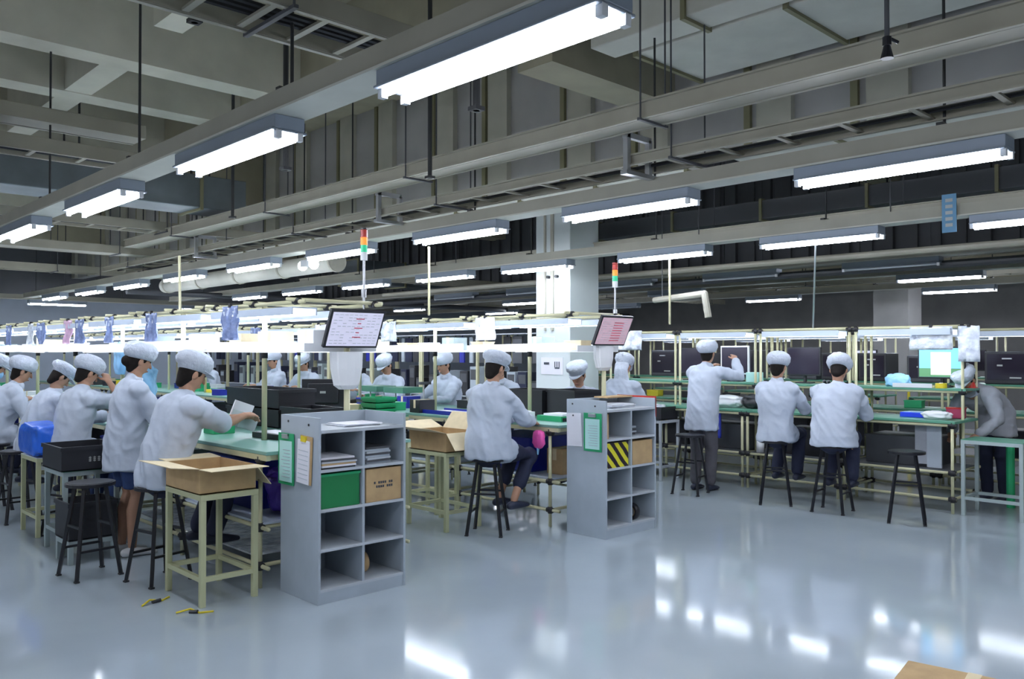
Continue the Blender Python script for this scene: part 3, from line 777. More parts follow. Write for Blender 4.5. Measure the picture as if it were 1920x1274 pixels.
# blue bags
def bag(name, label, c, r, m, seed=1, cat='bag', rot=(0,0,0), pw=.75):
    me = bpy.data.meshes.new(name); bm = bmesh.new(); bmesh.ops.create_icosphere(bm, subdivisions=4, radius=1)
    for v in bm.verts:
        n = noise.noise(v.co*2.2+V((seed,0,0)))*.28+noise.noise(v.co*6+V((seed,3,0)))*.12
        v.co *= 1+n
        for a in range(3): v.co[a] = math.copysign(abs(v.co[a])**pw, v.co[a])*r[a]
        if v.co.z < -r[2]*.9: v.co.z = -r[2]*.9
    bm.to_mesh(me); bm.free()
    for p in me.polygons: p.use_smooth = True
    o = add(name, me, m, loc=c); o.rotation_euler = rot
    return tag(o, label, cat)
bag('plastic_bag', 'bright blue plastic bag lying over the crate behind the leftmost stools', (2.17, 8.2, .83), (.15, .28, .14), 'bluebag', 2, pw=.4)
stand('cream stand under the bright blue bag at left', 2.06, 2.42, 8.0, 8.5, .68, 'standc', shelf='shelfw')
bag('plastic_bag', 'pale blue plastic bag on the left line behind the seated woman', (3.05, 8.3, 1.3), (.1, .2, .2), 'skybag', 5)
bag('plastic_bag', 'pale blue plastic bag hanging from the tray at left', (2.95, 8.6, 1.52), (.05, .09, .16), 'skybag', 9)

# antistatic sheets hanging along the left overhead rail
def film(label, x, y, wd, z0, z1, m, along='y', seed=0, grp=None):
    mb = MB(); nx, nz = 10, 10; vs = []
    for i in range(nx+1):
        for j in range(nz+1):
            s = (i/nx-.5)*wd; z = z0+(z1-z0)*j/nz; d = .018*noise.noise(V((i*.5, j*.25, seed)))*(1.3-j/nz)*2
            vs.append(mb.bm.verts.new((d, s, z-z1) if along == 'y' else (s, d, z-z1)))
    for i in range(nx):
        for j in range(nz):
            a = i*(nz+1)+j; mb.bm.faces.new((vs[a], vs[a+1], vs[a+nz+2], vs[a+nz+1]))
    t = thing('film_bag', label, 'bag', (x, y, z1))
    o = add('film', mb, m, t, smooth=True); so = o.modifiers.new('thick', 'SOLIDIFY'); so.thickness = .004
    add('clip', MB().box((0,0,.005), (.02,.03,.03)), 'joint', t)
    return t
for i, (y, wd, m) in enumerate(((6.2, .27, 'film'), (7.8, .26, 'film'), (8.9, .24, 'film'), (9.85, .3, 'film'), (10.25, .28, 'pinkf'), (11.3, .3, 'film'), (11.75, .24, 'clear'), (12.8, .28, 'film'), (13.9, .28, 'film'))):
    film(f'{"pink" if m == "pinkf" else "bluish" if m == "film" else "clear"} antistatic bag hanging on the rail of the left line, {ORD[i]} from the camera', 2.94, y, wd, 1.69, 1.955, m, seed=i*3.7)
film('wide clear wrinkled film hanging from a lamp of the right line', 9.12, 3.2, .42, 1.62, 1.86, 'clear', seed=40)
film('small clear film bag hanging on the rack post at the right end', 9.13, 2.84, .2, 1.50, 1.86, 'clear', seed=50)
film('clear film hanging behind the tilted screen of the middle line', 8.9, 6.95, .42, 1.62, 1.88, 'clear', seed=60)

for i, (y, m, l) in enumerate(((6.4, 'paper', 'white sheet'), (8.1, 'clear', 'clear film'), (9.6, 'paper', 'white sheet'), (11.4, 'film', 'bluish film'))):
    film(f'{l} on the overhead rail of the middle line, {ORD[i]} from the camera', 5.80, y, .3, 1.72, 1.955, m, seed=70+i*2.1)
# ------------------------------------------------------------------ tilted status screens, tower lamps
def status_screen(label, x, y, z, wd, hg, m, seed, tilt=.42, rz=0):
    t = thing('status_screen', label, 'screen', (x, y, z), rz)
    R = Matrix.Rotation(tilt, 3, 'X')
    add('casing', MB().box((0, 0, 0), (wd, .03, hg), R), 'black', t, bevel=.004)
    s = add('display', MB().box(R@V((0, -.017, 0)), (wd-.035, .004, hg-.035), R), m, t)
    rnd = random.Random(seed); mb = MB()
    for k in range(11):
        for j in range(10):
            if rnd.random() < .75: mb.box(R@V((-wd*.4+j*wd*.088, -.0195, hg*.38-k*hg*.075)), (wd*.06, .002, .003), R)
    add('table_print', mb, 'cab', s)
    mb = MB()
    for k in range(5 if m == 'screen' else 8):
        mb.box(R@V((.02 if m == 'screen' else wd*.08, -.0205, hg*.28-k*hg*(.12 if m == 'screen' else .085))), (wd*(.06 if k % 2 or m != 'screen' else .15)*(1 if m == 'screen' else 5), .002, .006), R)
    add('red_print', mb, 'redt', s)
    add('bracket', MB().rod((0, .03, -.05), (0, .1, -.05), .02).rod((0, .1, -.02), (0, .1, -.12), .018), 'joint', t)
    return t
status_screen('tilted status screen with red figures above the left cabinet', 3.32, 5.05, 1.765, .45, .29, 'screen', 3)
status_screen('tilted pinkish status screen above the right cabinet', 6.13, 4.98, 1.80, .46, .30, 'screenp', 8)
def screen_pole(label, x, y, top, wrap, m):
    t = thing('screen_pole', label, 'pole', (x, y, 0))
    add('pole', MB().rod((0,0,.0), (0,0,top), .022, 12), 'cream', t, smooth=True)
    add('foot', MB().box((0,0,.01), (.1,.1,.02)), 'dgrey', t)
    mb = MB(); vs = []
    n = 24
    for j, (z, r) in enumerate(((wrap[0], .06), (wrap[0]+.03, .10), (wrap[1]-.12, .125), (wrap[1], .13))):
        vs.append([mb.bm.verts.new((r*cos(2*pi*k/n)*(1+.08*sin(k*3.)), r*.45*sin(2*pi*k/n), z)) for k in range(n)])
    for a, b in zip(vs, vs[1:]):
        for k in range(n): mb.bm.faces.new((a[k], a[(k+1)%n], b[(k+1)%n], b[k]))
    mb.bm.faces.new(vs[0][::-1]); mb.bm.faces.new(vs[-1])
    add('paper_wrap', mb, m, t, smooth=False)
    return t
screen_pole('cream pole with white paper wrap behind the left cabinet holding the screen', 3.32, 5.14, 1.66, (1.33, 1.60), 'shelfw')
screen_pole('pole with pale wrap behind the right cabinet holding the pinkish screen', 6.13, 5.09, 1.70, (1.42, 1.66), 'shelfw')
def tower_lamp(label, x, y, z, bend=False):
    t = thing('tower_lamp', label, 'signal light', (x, y, z))
    add('stem', MB().rod((0,0,-.5), (0,0,0), .009, 8).rod((0,0,-.33),(0,0,-.27),.02).rod((.0,0,-.5),(.0,0,-.44),.02), 'steel', t)
    for k, m in enumerate(('greenlens', 'orange', 'redl') if not bend else ('greenlens', 'orange', 'red')):
        add('lens', MB().rod((0,0,.01+k*.058), (0,0,.064+k*.058), .027, 16), m, t)
    add('base', MB().rod((0,0,-.05), (0,0,.01), .027, 16), 'white', t); add('cap', MB().rod((0,0,.184), (0,0,.195), .027, 16), 'black' if not bend else 'red', t)
tower_lamp('red, amber and green tower lamp above the left status screen', 3.57, 5.3, 2.34)
tower_lamp('red and green tower lamp above the pinkish status screen', 6.5, 5.25, 2.29, True)
tag(add('hanging_conduit', MB().rod((0,0,-.36), (.0,.0,.34), .013), 'cream', loc=(5.3, 6.7, 2.33)), 'white conduit dropping from the second light row to the middle line', 'conduit')
tag(add('hanging_conduit', MB().rod((0,0,-.4), (0,0,.38), .012), 'cream', loc=(8.1, 5.73, 2.32)), 'white conduit dropping from the third light row to the right line', 'conduit')
tag(add('hanging_conduit', MB().rod((1.07,.56,-.93), (0,0,0), .01), 'steel', loc=(8.1, 3.94, 2.8)), 'thin slanted conduit dropping to the rack of the right line', 'conduit')
tag(add('hanging_conduit', MB().rod((0,0,-.2), (.04,0.12,.3), .012), 'cream', loc=(2.98, 7.25, 2.15)), 'thin pale conduit slanting down to the left line rail', 'conduit')
tag(add('hanging_conduit', MB().rod((0,0,-.2), (0,0.0,.6), .016), 'cream', loc=(2.9, 13.3, 2.1)), 'pale conduit dropping at the far left edge', 'conduit')

# ------------------------------------------------------------------ things on the benches
BZ = .931
def monitor(label, c, rz=0, wd=.42, hg=.3, m='scr_dark', back=False, frame='blackp', logo=False, tilt=0):
    t = thing('monitor', label, 'monitor', c, rz); z0 = .09
    R = Matrix.Rotation(tilt, 3, 'X')
    add('casing', MB().box(V((0, 0, z0+hg/2)), (wd, .035, hg), R), frame, t, bevel=.005)
    add('rear_shell', MB().box((0, .03, z0+hg/2), (wd*.7, .04, hg*.7), R), 'blackp', t, bevel=.01)
    add('display', MB().box(V((0, 0, z0+hg/2))+R@V((0,-.019,0)), (wd-.035, .004, hg-.035), R), m, t)
    add('foot', MB().rod((0,.02,.008), (0,.02,z0+.03), .02).b2(-.09, .09, -.05, .09, 0, .012), 'blackp', t)
    if logo: add('logo', MB().b2(-.03, .03, .049, .0535, z0+hg*.5, z0+hg*.58), 'ltext', t)
    return t
crate('crate', 'upper black crate of the tall pair on the left line, behind the near post', (3.78, 7.15, BZ+.165), (.36, 1.0, .17))
crate('crate', 'lower black crate of the tall pair on the left line, behind the near post', (3.78, 7.15, BZ), (.36, 1.0, .16))
crate('crate', 'near black crate at the edge of the left line top', (3.72, 6.3, BZ), (.3, .5, .2))
crate('crate', 'black crate further back on the left line beside the near woman', (3.3, 9.8, BZ), (.4, .6, .16))
t = thing('test_tray', 'blue black device tray with a white sheet on the near left bench', 'tray', (3.22, 5.95, BZ), .05)
add('tray', MB().b2(-.1, .1, -.2, .2, 0, .03), 'navy', t, bevel=.006); add('sheet', MB().b2(-.09, .08, -.16, .18, .031, .045), 'paper', t); add('lip', MB().b2(-.11, -.1, -.2, .2, 0, .04), 'black', t)
t = thing('folding_box', 'pale grey box held by the seated man at the left line', 'box', (3.0, 6.12, BZ+.1)); t.rotation_euler = (.2, .3, .3)
add('box', MB().b2(-.09, .09, -.06, .06, -.02, .1), 'stand_g', t, bevel=.003); add('lid', MB().b2(-.1, .1, .05, .06, .0, .17), 'white', t)
t = thing('green_bin', 'green plastic bin behind the box on the left bench', 'bin', (3.05, 6.62, BZ)); add('body', MB().b2(-.09,.09,-.1,.1,0,.15), 'greenl', t, bevel=.004); add('rim', MB().b2(-.1,.1,-.11,.11,.14,.155), 'green', t)
t = thing('test_device', 'white topped black device on the left bench beside the seated woman', 'device', (3.1, 8.05, BZ)); add('body', MB().b2(-.14,.14,-.2,.2,0,.07), 'black', t, bevel=.01); add('sheet', MB().b2(-.12,.12,-.15,.19,.071,.09), 'paper', t)
# side table between the lines
t = thing('side_table', 'narrow cream table between the lines carrying the green crates', 'table', (4.75, 8.0, 0))
add('tabletop', MB().b2(-.35, .75, -.7, .6, .895, .92), 'mat_d', t); add('edge_rail', MB().b2(-.35, .75, -.7, -.67, .86, .894), 'yellow' if False else 'cream', t)
for x in (-.32, .72):
    for y in (-.66, .56): add('leg', MB().rod((x, y, 0), (x, y, .894), .016), 'cream', t)
monitor('black monitor seen from behind with a white mark, between the lines', (4.72, 7.75, .921), pi-.75, .46, .3, logo=True)
carton('carton', 'white topped carton on the table between the lines', (5.1, 7.95, .921), (.26, .3, .1), 'cardl')
for k in range(3):
    crate('crate', ['lowest', 'middle', 'top'][k]+' green crate of the stack on the table between the lines', (5.33, 7.62, .921+k*.062), (.26, .26, .058), 'greenl', print_=False)
# middle line items
stack('book_stack', 'flat pile of dark boards on the middle line before the masked worker', (6.0, 8.6, BZ), (.3, .5, .02), 5, ['black', 'blue', 'dgrey'], 'boards')
t = thing('magnifier_lamp', 'small white desk lamp on the middle line', 'lamp', (5.9, 7.55, BZ))
add('base', MB().rod((0,0,0), (0,0,.02), .09, 20).rod((0,0,.02),(0,0,.045),.05,20), 'white', t); add('stem', MB().rod((0,0,.04), (0,0,.3), .008), 'steel', t); add('head', MB().box((0,0,.31), (.16,.07,.03)), 'dgrey', t)
for k, (y, z) in enumerate(((8.9, 1.18), (8.35, 1.2))):
    t = thing('jig_panel', ['left', 'right'][k]+' green board panel raised on a white jig of the middle line', 'panel', (6.2, y, BZ))
    add('panel', MB().box((0,0,.2), (.3,.4,.07)), 'mat_d', t); add('stand', MB().rod((0,-.15,0),(0,-.15,.2),.01).rod((0,.15,0),(0,.15,.2),.01), 'white', t)
t = thing('white_tray', 'white tray on the near end of the middle line', 'tray', (5.8, 6.9, BZ)); add('base', MB().b2(-.15,.15,-.35,.35,0,.02), 'white', t); add('rim', MB().b2(-.16,-.15,-.35,.35,0,.04).b2(.15,.16,-.35,.35,0,.04), 'blue', t)
t = thing('white_box', 'small open white box before the seated man at the middle line', 'box', (5.7, 5.72, BZ)); add('body', MB().b2(-.07,.07,-.07,.07,0,.09), 'white', t); add('card', MB().b2(-.05,.05,-.04,.0,.09,.1), 'paper', t)
t = thing('test_device', 'green cased device with a white top on the middle line end', 'device', (6.0, 5.55, BZ)); add('body', MB().b2(-.14,.14,-.16,.16,0,.05), 'greenl', t); add('sheet', MB().b2(-.11,.11,-.15,.1,.051,.07), 'paper', t); add('foot', MB().b2(-.12,.12,-.17,-.16,0,.035), 'black', t)
crate('crate', 'large black crate on the middle line near the column', (6.42, 6.3, BZ), (.36, .5, .27), rz=.1)
crate('crate', 'second large black crate, tilted on the middle line', (6.45, 5.75, BZ+.04), (.36, .45, .24), rz=-.15)
crate('crate', 'low black crate under the tilted one on the middle line', (6.42, 5.5, BZ), (.3, .28, .12))
t = thing('pink_cloth', 'pink cloth hanging from the seated man\'s hand at the middle line', 'cloth', (5.48, 5.32, .82))
mb = MB(); r_ = []
for z_, a_, b_ in ((.06, .012, .015), (.04, .035, .05), (.0, .04, .065), (-.05, .028, .07), (-.09, .018, .045), (-.10, .008, .02)):
    r_.append([mb.bm.verts.new((a_*cos(2*pi*q/20)*(1+.25*sin(q*3)), b_*sin(2*pi*q/20)*(1+.2*cos(q*4+z_*30)), z_+.008*sin(q*2.3))) for q in range(20)])
for A_, B_ in zip(r_, r_[1:]):
    for q in range(20): mb.bm.faces.new((A_[q], A_[(q+1)%20], B_[(q+1)%20], B_[q]))
mb.bm.faces.new(r_[0][::-1]); mb.bm.faces.new(r_[-1]); add('cloth', mb, 'pink', t, smooth=True); add('tail', MB().rod((0,0,-.05), (.01,.02,-.16), .02, 8, .008), 'skybag', t)
# goods under the benches
def plain_bin(name, label, c, d, m, cat='bin'):
    t = thing(name, label, cat, c); x, y, z = d[0]/2, d[1]/2, d[2]
    add('body', MB().b2(-x, x, -y, y, 0, z), m, t, bevel=.006); add('rim', MB().b2(-x-.008, x+.008, -y-.008, y+.008, z-.025, z-.005), m, t); return t
plain_bin('storage_bin', 'dark blue bin on the lower shelf under the near left bench', (3.3, 6.1, .441), (.8, .8, .36), 'blue')
bag('purple_bag', 'shiny purple bag under the near end of the left line', (3.05, 5.45, .62), (.16, .17, .17), mat('purple film', (.07,.03,.32), .25, bump=.5, bscale=14), 4)
plain_bin('storage_bin', 'dark blue bin under the near middle bench', (6.1, 6.0, .441), (.8, .7, .33), 'blue')
carton('carton', 'cardboard carton on the lower shelf at the end of the middle line', (5.95, 5.42, .441), (.3, .2, .24))
for i in range(6):
    plain_bin('storage_bin', f'dark bin under the left line, {ORD[i+1]} bench from the camera', (3.25, 7.3+i*1.5, .441), (.6, .7, .25+.05*(i % 3)), ['dgrey', 'blue', 'black'][i % 3])
    plain_bin('storage_bin', f'dark bin under the middle line, {ORD[i+1]} bench from the camera', (6.1, 7.4+i*1.5, .441), (.6, .7, .25+.05*(i % 3)), ['black', 'dgrey', 'blue'][i % 3])
tag(add('pallet_sheet', MB().b2(-.5, .5, -1.1, 1.1, 0, .012), 'clear', loc=(3.3, 6.6, .16)), 'crumpled clear sheet lying low under the left line', 'sheet')
# far clutter
rnd = random.Random(11)
protos = {}
def clutter(kind, m, c, rz, label, group):
    key = (kind, m)
    if key not in protos:
        t = thing(kind, label, 'part bin' if 'bin' in kind else 'device' if 'device' in kind else 'box', c, rz, group)
        if kind == 'parts_bin': add('body', MB().b2(-.08,.08,-.1,.1,0,.09), m, t, bevel=.004); add('rim', MB().b2(-.085,.085,-.105,.105,.08,.092), m, t)
        elif kind == 'board_device': add('body', MB().b2(-.12,.12,-.14,.14,0,.05), m, t, bevel=.004); add('display', MB().b2(-.08,.08,-.1,.02,.05,.056), 'scr_dark', t)
        else: add('body', MB().b2(-.1,.1,-.1,.1,0,.14), m, t, bevel=.004); add('tape', MB().b2(-.101,.101,-.02,.02,.05,.141), 'cardl', t)
        protos[key] = t; return t
    return dup(protos[key], c, rz, label, group)
cmat = ['white', 'greenl', 'blackp', 'stand_g', 'yellow', 'blue', 'cardl']
words_ = {'white':'white', 'greenl':'green', 'blackp':'black', 'stand_g':'grey green', 'yellow':'yellow', 'blue':'blue', 'cardl':'pale brown'}
for ln, x in LN.items():
    y = 7.2 if ln == 'left' else 6.8
    while y < 20:
        kind = rnd.choice(['parts_bin', 'board_device', 'small_box', 'parts_bin']); m = rnd.choice(cmat)
        xx = x+rnd.choice([.2, .5, 1.0]) if ln == 'left' else x+rnd.choice([.15, .5, .75, 1.0])
        skip = (ln == 'left' and 6.4 < y < 10.2) or (ln == 'middle' and y < 7.2) or (ln == 'middle' and 8.1 < y < 9.1)
        if not skip:
            lb = f'small {words_[m]} {kind.replace("_"," ")} among the clutter on the {ln} assembly line'
            clutter(kind, m, (xx, y, BZ), rnd.uniform(-.3, .3), lb, f'{words_[m]} {kind.replace("_"," ")} clutter on the {ln} line')
        y += rnd.uniform(.2, .38)
    y = 5.35
    while y < 19:      # papers and bins on the overhead trays
        m = rnd.choice(['white', 'white', 'stand_g', 'cardl']); kind = rnd.choice(['parts_bin', 'small_box'])
        lb = f'{words_[m]} {kind.replace("_"," ")} on the overhead tray of the {ln} line'
        clutter(kind, m, (x+rnd.choice([.5, .7]), y, 1.617), rnd.uniform(-.1, .1), lb, f'{words_[m]} {kind.replace("_"," ")} items on the {ln} overhead tray')
        y += rnd.uniform(.35, .8)
# right line: monitors and devices
monitor('monitor showing a blue sky desktop with a white window on the right line', (9.42, 3.2, 1.225), -pi/2, .47, .34, 'scr_sky')
o = [q for q in bpy.data.objects if q.get('label') == 'monitor showing a blue sky desktop with a white window on the right line'][0]
add('window', MB().b2(-.10, .10, -.0235, -.0212, .13, .37), 'scr_win', o); add('hills', MB().b2(-.218, .218, -.0225, -.0212, .108, .2), 'scr_gr', o)
monitor('dark screen with a bright white frame on the right line, behind the standing worker', (9.4, 5.65, 1.225), -pi/2, .4, .36, 'scr_dark', frame='white')
monitor('dark monitor left of the standing worker on the right line', (9.45, 6.35, 1.225), -pi/2, .4, .34, 'scr_dark')
monitor('dark monitor above the first seated worker of the right line', (9.45, 4.75, 1.225), -pi/2, .42, .34, 'scr_dark')
t = thing('test_device', 'yellow and olive handled device on the rack beside the standing worker', 'device', (9.35, 5.95, 1.225)); add('body', MB().b2(-.06,.06,-.08,.08,0,.17), 'yellow', t, bevel=.01); add('base', MB().b2(-.07,.07,-.09,.09,0,.03), 'card', t)
carton('carton', 'pale green box on the rack shelf right of the standing worker', (9.35, 5.35, 1.225), (.14, .16, .12), 'paperg', tape=False)
bag('cloth_bundle', 'white and grey bundle on the green top beside the standing worker', (9.15, 5.6, .98), (.13, .2, .08), 'white', 3, 'bundle')
bag('cloth_bundle', 'black bag lying on the green top right of the white bundle', (9.2, 5.25, .99), (.13, .15, .09), 'blackp', 6, 'bag')
t = thing('microscope', 'steel microscope on the right line between the two seated workers', 'microscope', (9.25, 4.3, .911), -.3)
add('base', MB().b2(-.09,.09,-.09,.09,0,.025), 'steel', t); add('column', MB().rod((.06,0,.02), (.06,0,.3), .018), 'steel', t)
add('head', MB().box((-.01,0,.26), (.15,.08,.08), Matrix.Rotation(.5,3,'Y')), 'white', t, bevel=.01); add('eyepiece', MB().rod((-.06,.03,.3),(-.12,.03,.36),.018).rod((-.06,-.03,.3),(-.12,-.03,.36),.018), 'black', t)
bag('plastic_bag', 'pale blue film bag on the upper shelf near the desktop monitor', (9.35, 3.62, 1.28), (.07, .13, .08), 'skybag', 12)
t = thing('tape_reel', 'yellow round reel on the shelf under the desktop monitor', 'reel', (9.2, 3.13, 1.223)); add('reel', MB().rod((0,0,0),(0,0,.05),.055,20), 'yellow', t); add('hub', MB().rod((0,0,.05),(0,0,.056),.02,12), 'white', t)
t = thing('white_tray', 'white tray on the shelf left of the yellow reel', 'tray', (9.2, 3.4, 1.223)); add('base', MB().b2(-.05,.05,-.2,.2,0,.02), 'white', t); add('rim', MB().b2(-.055,-.05,-.2,.2,0,.045), 'white', t)
t = thing('red_marker', 'small red cone on the rear shelf at the right end', 'marker', (9.5, 2.93, 1.223)); add('cone', MB().rod((0,0,0),(0,0,.1),.04,12,.015), 'red', t); add('foot', MB().box((0,0,.004),(.09,.09,.008)), 'red', t)
t = thing('blue_tray', 'bright blue tray on the green top near the right end', 'tray', (9.25, 3.35, .911)); add('tray', MB().b2(-.12,.12,-.17,.17,0,.05), mat('bright blue plastic', (.02,.06,.75), .4), t, bevel=.004); add('sheet', MB().b2(-.1,.1,-.15,.15,.05,.055), 'skybag', t)
bag('cloth_bundle', 'crumpled white film on the green top beside the blue tray', (9.05, 3.12, .95), (.07, .14, .045), 'white', 8, 'bundle')
t = thing('pink_box', 'dark red box behind the white film at the right end', 'box', (9.3, 3.02, .911)); add('body', MB().b2(-.06,.06,-.08,.08,0,.11), mat('dark red plastic', (.35,.03,.09), .5), t, bevel=.01); add('lid', MB().b2(-.062,.062,-.082,.082,.1,.115), 'redl', t)
t = thing('bottle', 'green bottle standing on the right line top', 'bottle', (9.35, 3.95, .911)); add('body', MB().rod((0,0,0),(0,0,.11),.03,14), 'green', t); add('neck', MB().rod((0,0,.11),(0,0,.15),.012), 'white', t)
t = thing('small_device', 'white small bracket device before the first seated worker at right', 'device', (9.05, 4.25, .911)); add('frame', MB().b2(-.04,.04,-.08,-.07,0,.11).b2(-.04,.04,.07,.08,0,.11).b2(-.04,.04,-.08,.08,.1,.11), 'white', t); add('base', MB().b2(-.05,.05,-.09,.09,0,.01), 'steel', t)
t = thing('thermos', 'white cup on the low shelf of the right line', 'cup', (8.95, 5.05, .416)); add('body', MB().rod((0,0,0),(0,0,.14),.045,16), 'white', t, smooth=True); add('lid', MB().rod((0,0,.14),(0,0,.16),.047,16), 'shelfw', t)
t = thing('blue_cloth', 'blue cloth hanging below the green top beside the standing worker', 'cloth', (8.9, 5.62, .55)); add('cloth', MB().b2(-.01,.01,-.07,.07,0,.31), mat('royal blue cloth', (.03,.05,.42), .7), t); add('hem', MB().b2(-.012,.012,-.07,.07,0,.02), 'blue', t)
for i, (y, m) in enumerate(((3.5, 'dgrey'), (4.5, 'blackp'), (5.6, 'dgrey'), (6.5, 'blackp'))):
    plain_bin('storage_bin', f'dark bin on the low shelf of the right line, {ORD[i]} from the right edge', (9.3, y, .416), (.5, .7, .3), m)
t = thing('grey_cloth', 'grey cloths hanging under the right line near its end', 'cloth', (9.0, 3.2, .42)); add('cloth', MB().b2(-.012,.012,-.14,.0,0,.45), 'cab', t); add('second_fold', MB().b2(0,.03,.0,.12,.03,.45), 'coatg', t)
# dark equipment on the racks behind
for i, (y, wd, hg, m) in enumerate(((7.75, .46, .40, 'dgrey'), (7.1, .42, .36, 'blackp'), (6.4, .46, .40, 'blackp'), (5.45, .4, .34, 'dgrey'), (4.98, .4, .36, 'blackp'), (4.5, .36, .36, 'blackp'), (3.85, .44, .33, 'dgrey'), (2.95, .48, .38, 'blackp'), (2.3, .42, .38, 'blackp'))):
    t = thing('equipment_case', f'black boxy equipment case on the rear racks, {ORD[i]} from the column', 'equipment', (10.98, y, 1.223))
    add('body', MB().b2(-.2, .2, -wd/2, wd/2, 0, hg), m, t, bevel=.012)
    add('front_panel', MB().b2(-.208, -.2, -wd/2+.03, wd/2-.03, .05, hg-.03), 'scr_dark', t)
    add('handle', MB().b2(-.225, -.208, -.05, .05, hg-.09, hg-.075), 'steel', t)
    add('print', MB().b2(-.21, -.208, -wd*.3, -wd*.05, .07, .085).b2(-.21, -.208, wd*.1, wd*.22, hg*.55, hg*.6), 'ltext', t)
    plain_bin('storage_bin', f'dark bin under the rear racks, {ORD[i]} from the column', (10.75, y, .416), (.45, wd, .3), 'black' if i % 2 else 'dgrey')
    clutter('parts_bin', rnd.choice(['white', 'yellow', 'greenl', 'blackp']), (10.7, y+.1, .912), .1, 'small parts bin on the dim rear racks', 'parts bins on the dim rear racks')
carton('carton', 'brown carton on the floor behind the grey green stand at the right edge', (9.75, 2.05, 0), (.5, .7, .52), 'card')
tag(add('green_tube', MB().rod((0,0,0), (0,0,.62), .04, 14), 'greenl', loc=(9.65, 2.62, 0)), 'tall green tube leaning behind the right line end', 'tube')
crate('crate', 'dark crate with shiny bags left of the standing worker at the right line', (8.72, 6.45, .75), (.35, .55, .16))
stand('pale stand carrying the dark crate left of the standing worker', 8.5, 8.9, 6.15, 6.75, .74, 'cabe', bar=.03)
bag('plastic_bag', 'silver film bag in the crate left of the standing worker', (8.72, 6.45, .88), (.13, .2, .06), 'clear', 15)
# yellow tape scraps
for lab, x, y, rz in (('left scrap of yellow tape on the floor before the cream stand', 2.06, 5.42, .4), ('right scrap of yellow tape on the floor before the cream stand', 2.15, 5.06, -.6)):
    t = thing('tape_scrap', lab, 'tape', (x, y, 0), rz)
    add('tape', MB().path([V((-.08,0,.006)), V((0,.02,.02)), V((.06,-.02,.006)), V((.14,0,.005))], .006), 'yellow', t); add('black_core', MB().rod((.0,.0,.006),(.05,-.02,.012),.012), 'black', t)
# clutter that glimmers along the far rear lines
for i in range(5):
    monitor('dim monitor on the far racks two aisles behind', (13.6, 2.6+i*1.6, 1.225), -pi/2, .42, .32, 'scr_dark' if i % 2 else 'screen')['group'] = 'monitors on the far racks'

# ------------------------------------------------------------------ people
def voxel(mb, size, smooth=4, folds=0, seed=0, stretch=(7,7,3)):
    me = mb.mesh('tmp'); ob = bpy.data.objects.new('tmp', me); C.objects.link(ob)
    r = ob.modifiers.new('r', 'REMESH'); r.mode = 'VOXEL'; r.voxel_size = size
    s = ob.modifiers.new('s', 'SMOOTH'); s.factor = .6; s.iterations = smooth
    dg = bpy.context.evaluated_depsgraph_get(); dg.update()
    out = bpy.data.meshes.new_from_object(ob.evaluated_get(dg))
    bpy.data.objects.remove(ob); bpy.data.meshes.remove(me)
    if folds:
        ns = [v.normal.copy() for v in out.vertices]
        for v, n in zip(out.vertices, ns):
            c = v.co; q = V((c.x*stretch[0]+seed, c.y*stretch[1], c.z*stretch[2]+c.x*4))
            f = noise.noise(q); f = (1-abs(f)*2.6)*.6+noise.noise(q*2.3)*.35; g2 = noise.noise(V((c.x*11+c.z*9+seed, c.y*11-c.z*5, c.z*5+3)))
            f += (.5-abs(g2)*2.4)*.35
            v.co = c + n*f*folds*1.15
    for p in out.polygons: p.use_smooth = True
    return out
def ik(a, t, l1, l2, pole):
    a = V(a); t = V(t); d = t-a; L = min(d.length, (l1+l2)*.995); d.normalize(); t = a+d*L
    c = (l1*l1+L*L-l2*l2)/(2*L); h = sqrt(max(0, l1*l1-c*c)); p = V(pole)-d*V(pole).dot(d); p.normalize()
    return a+d*c+p*h, t
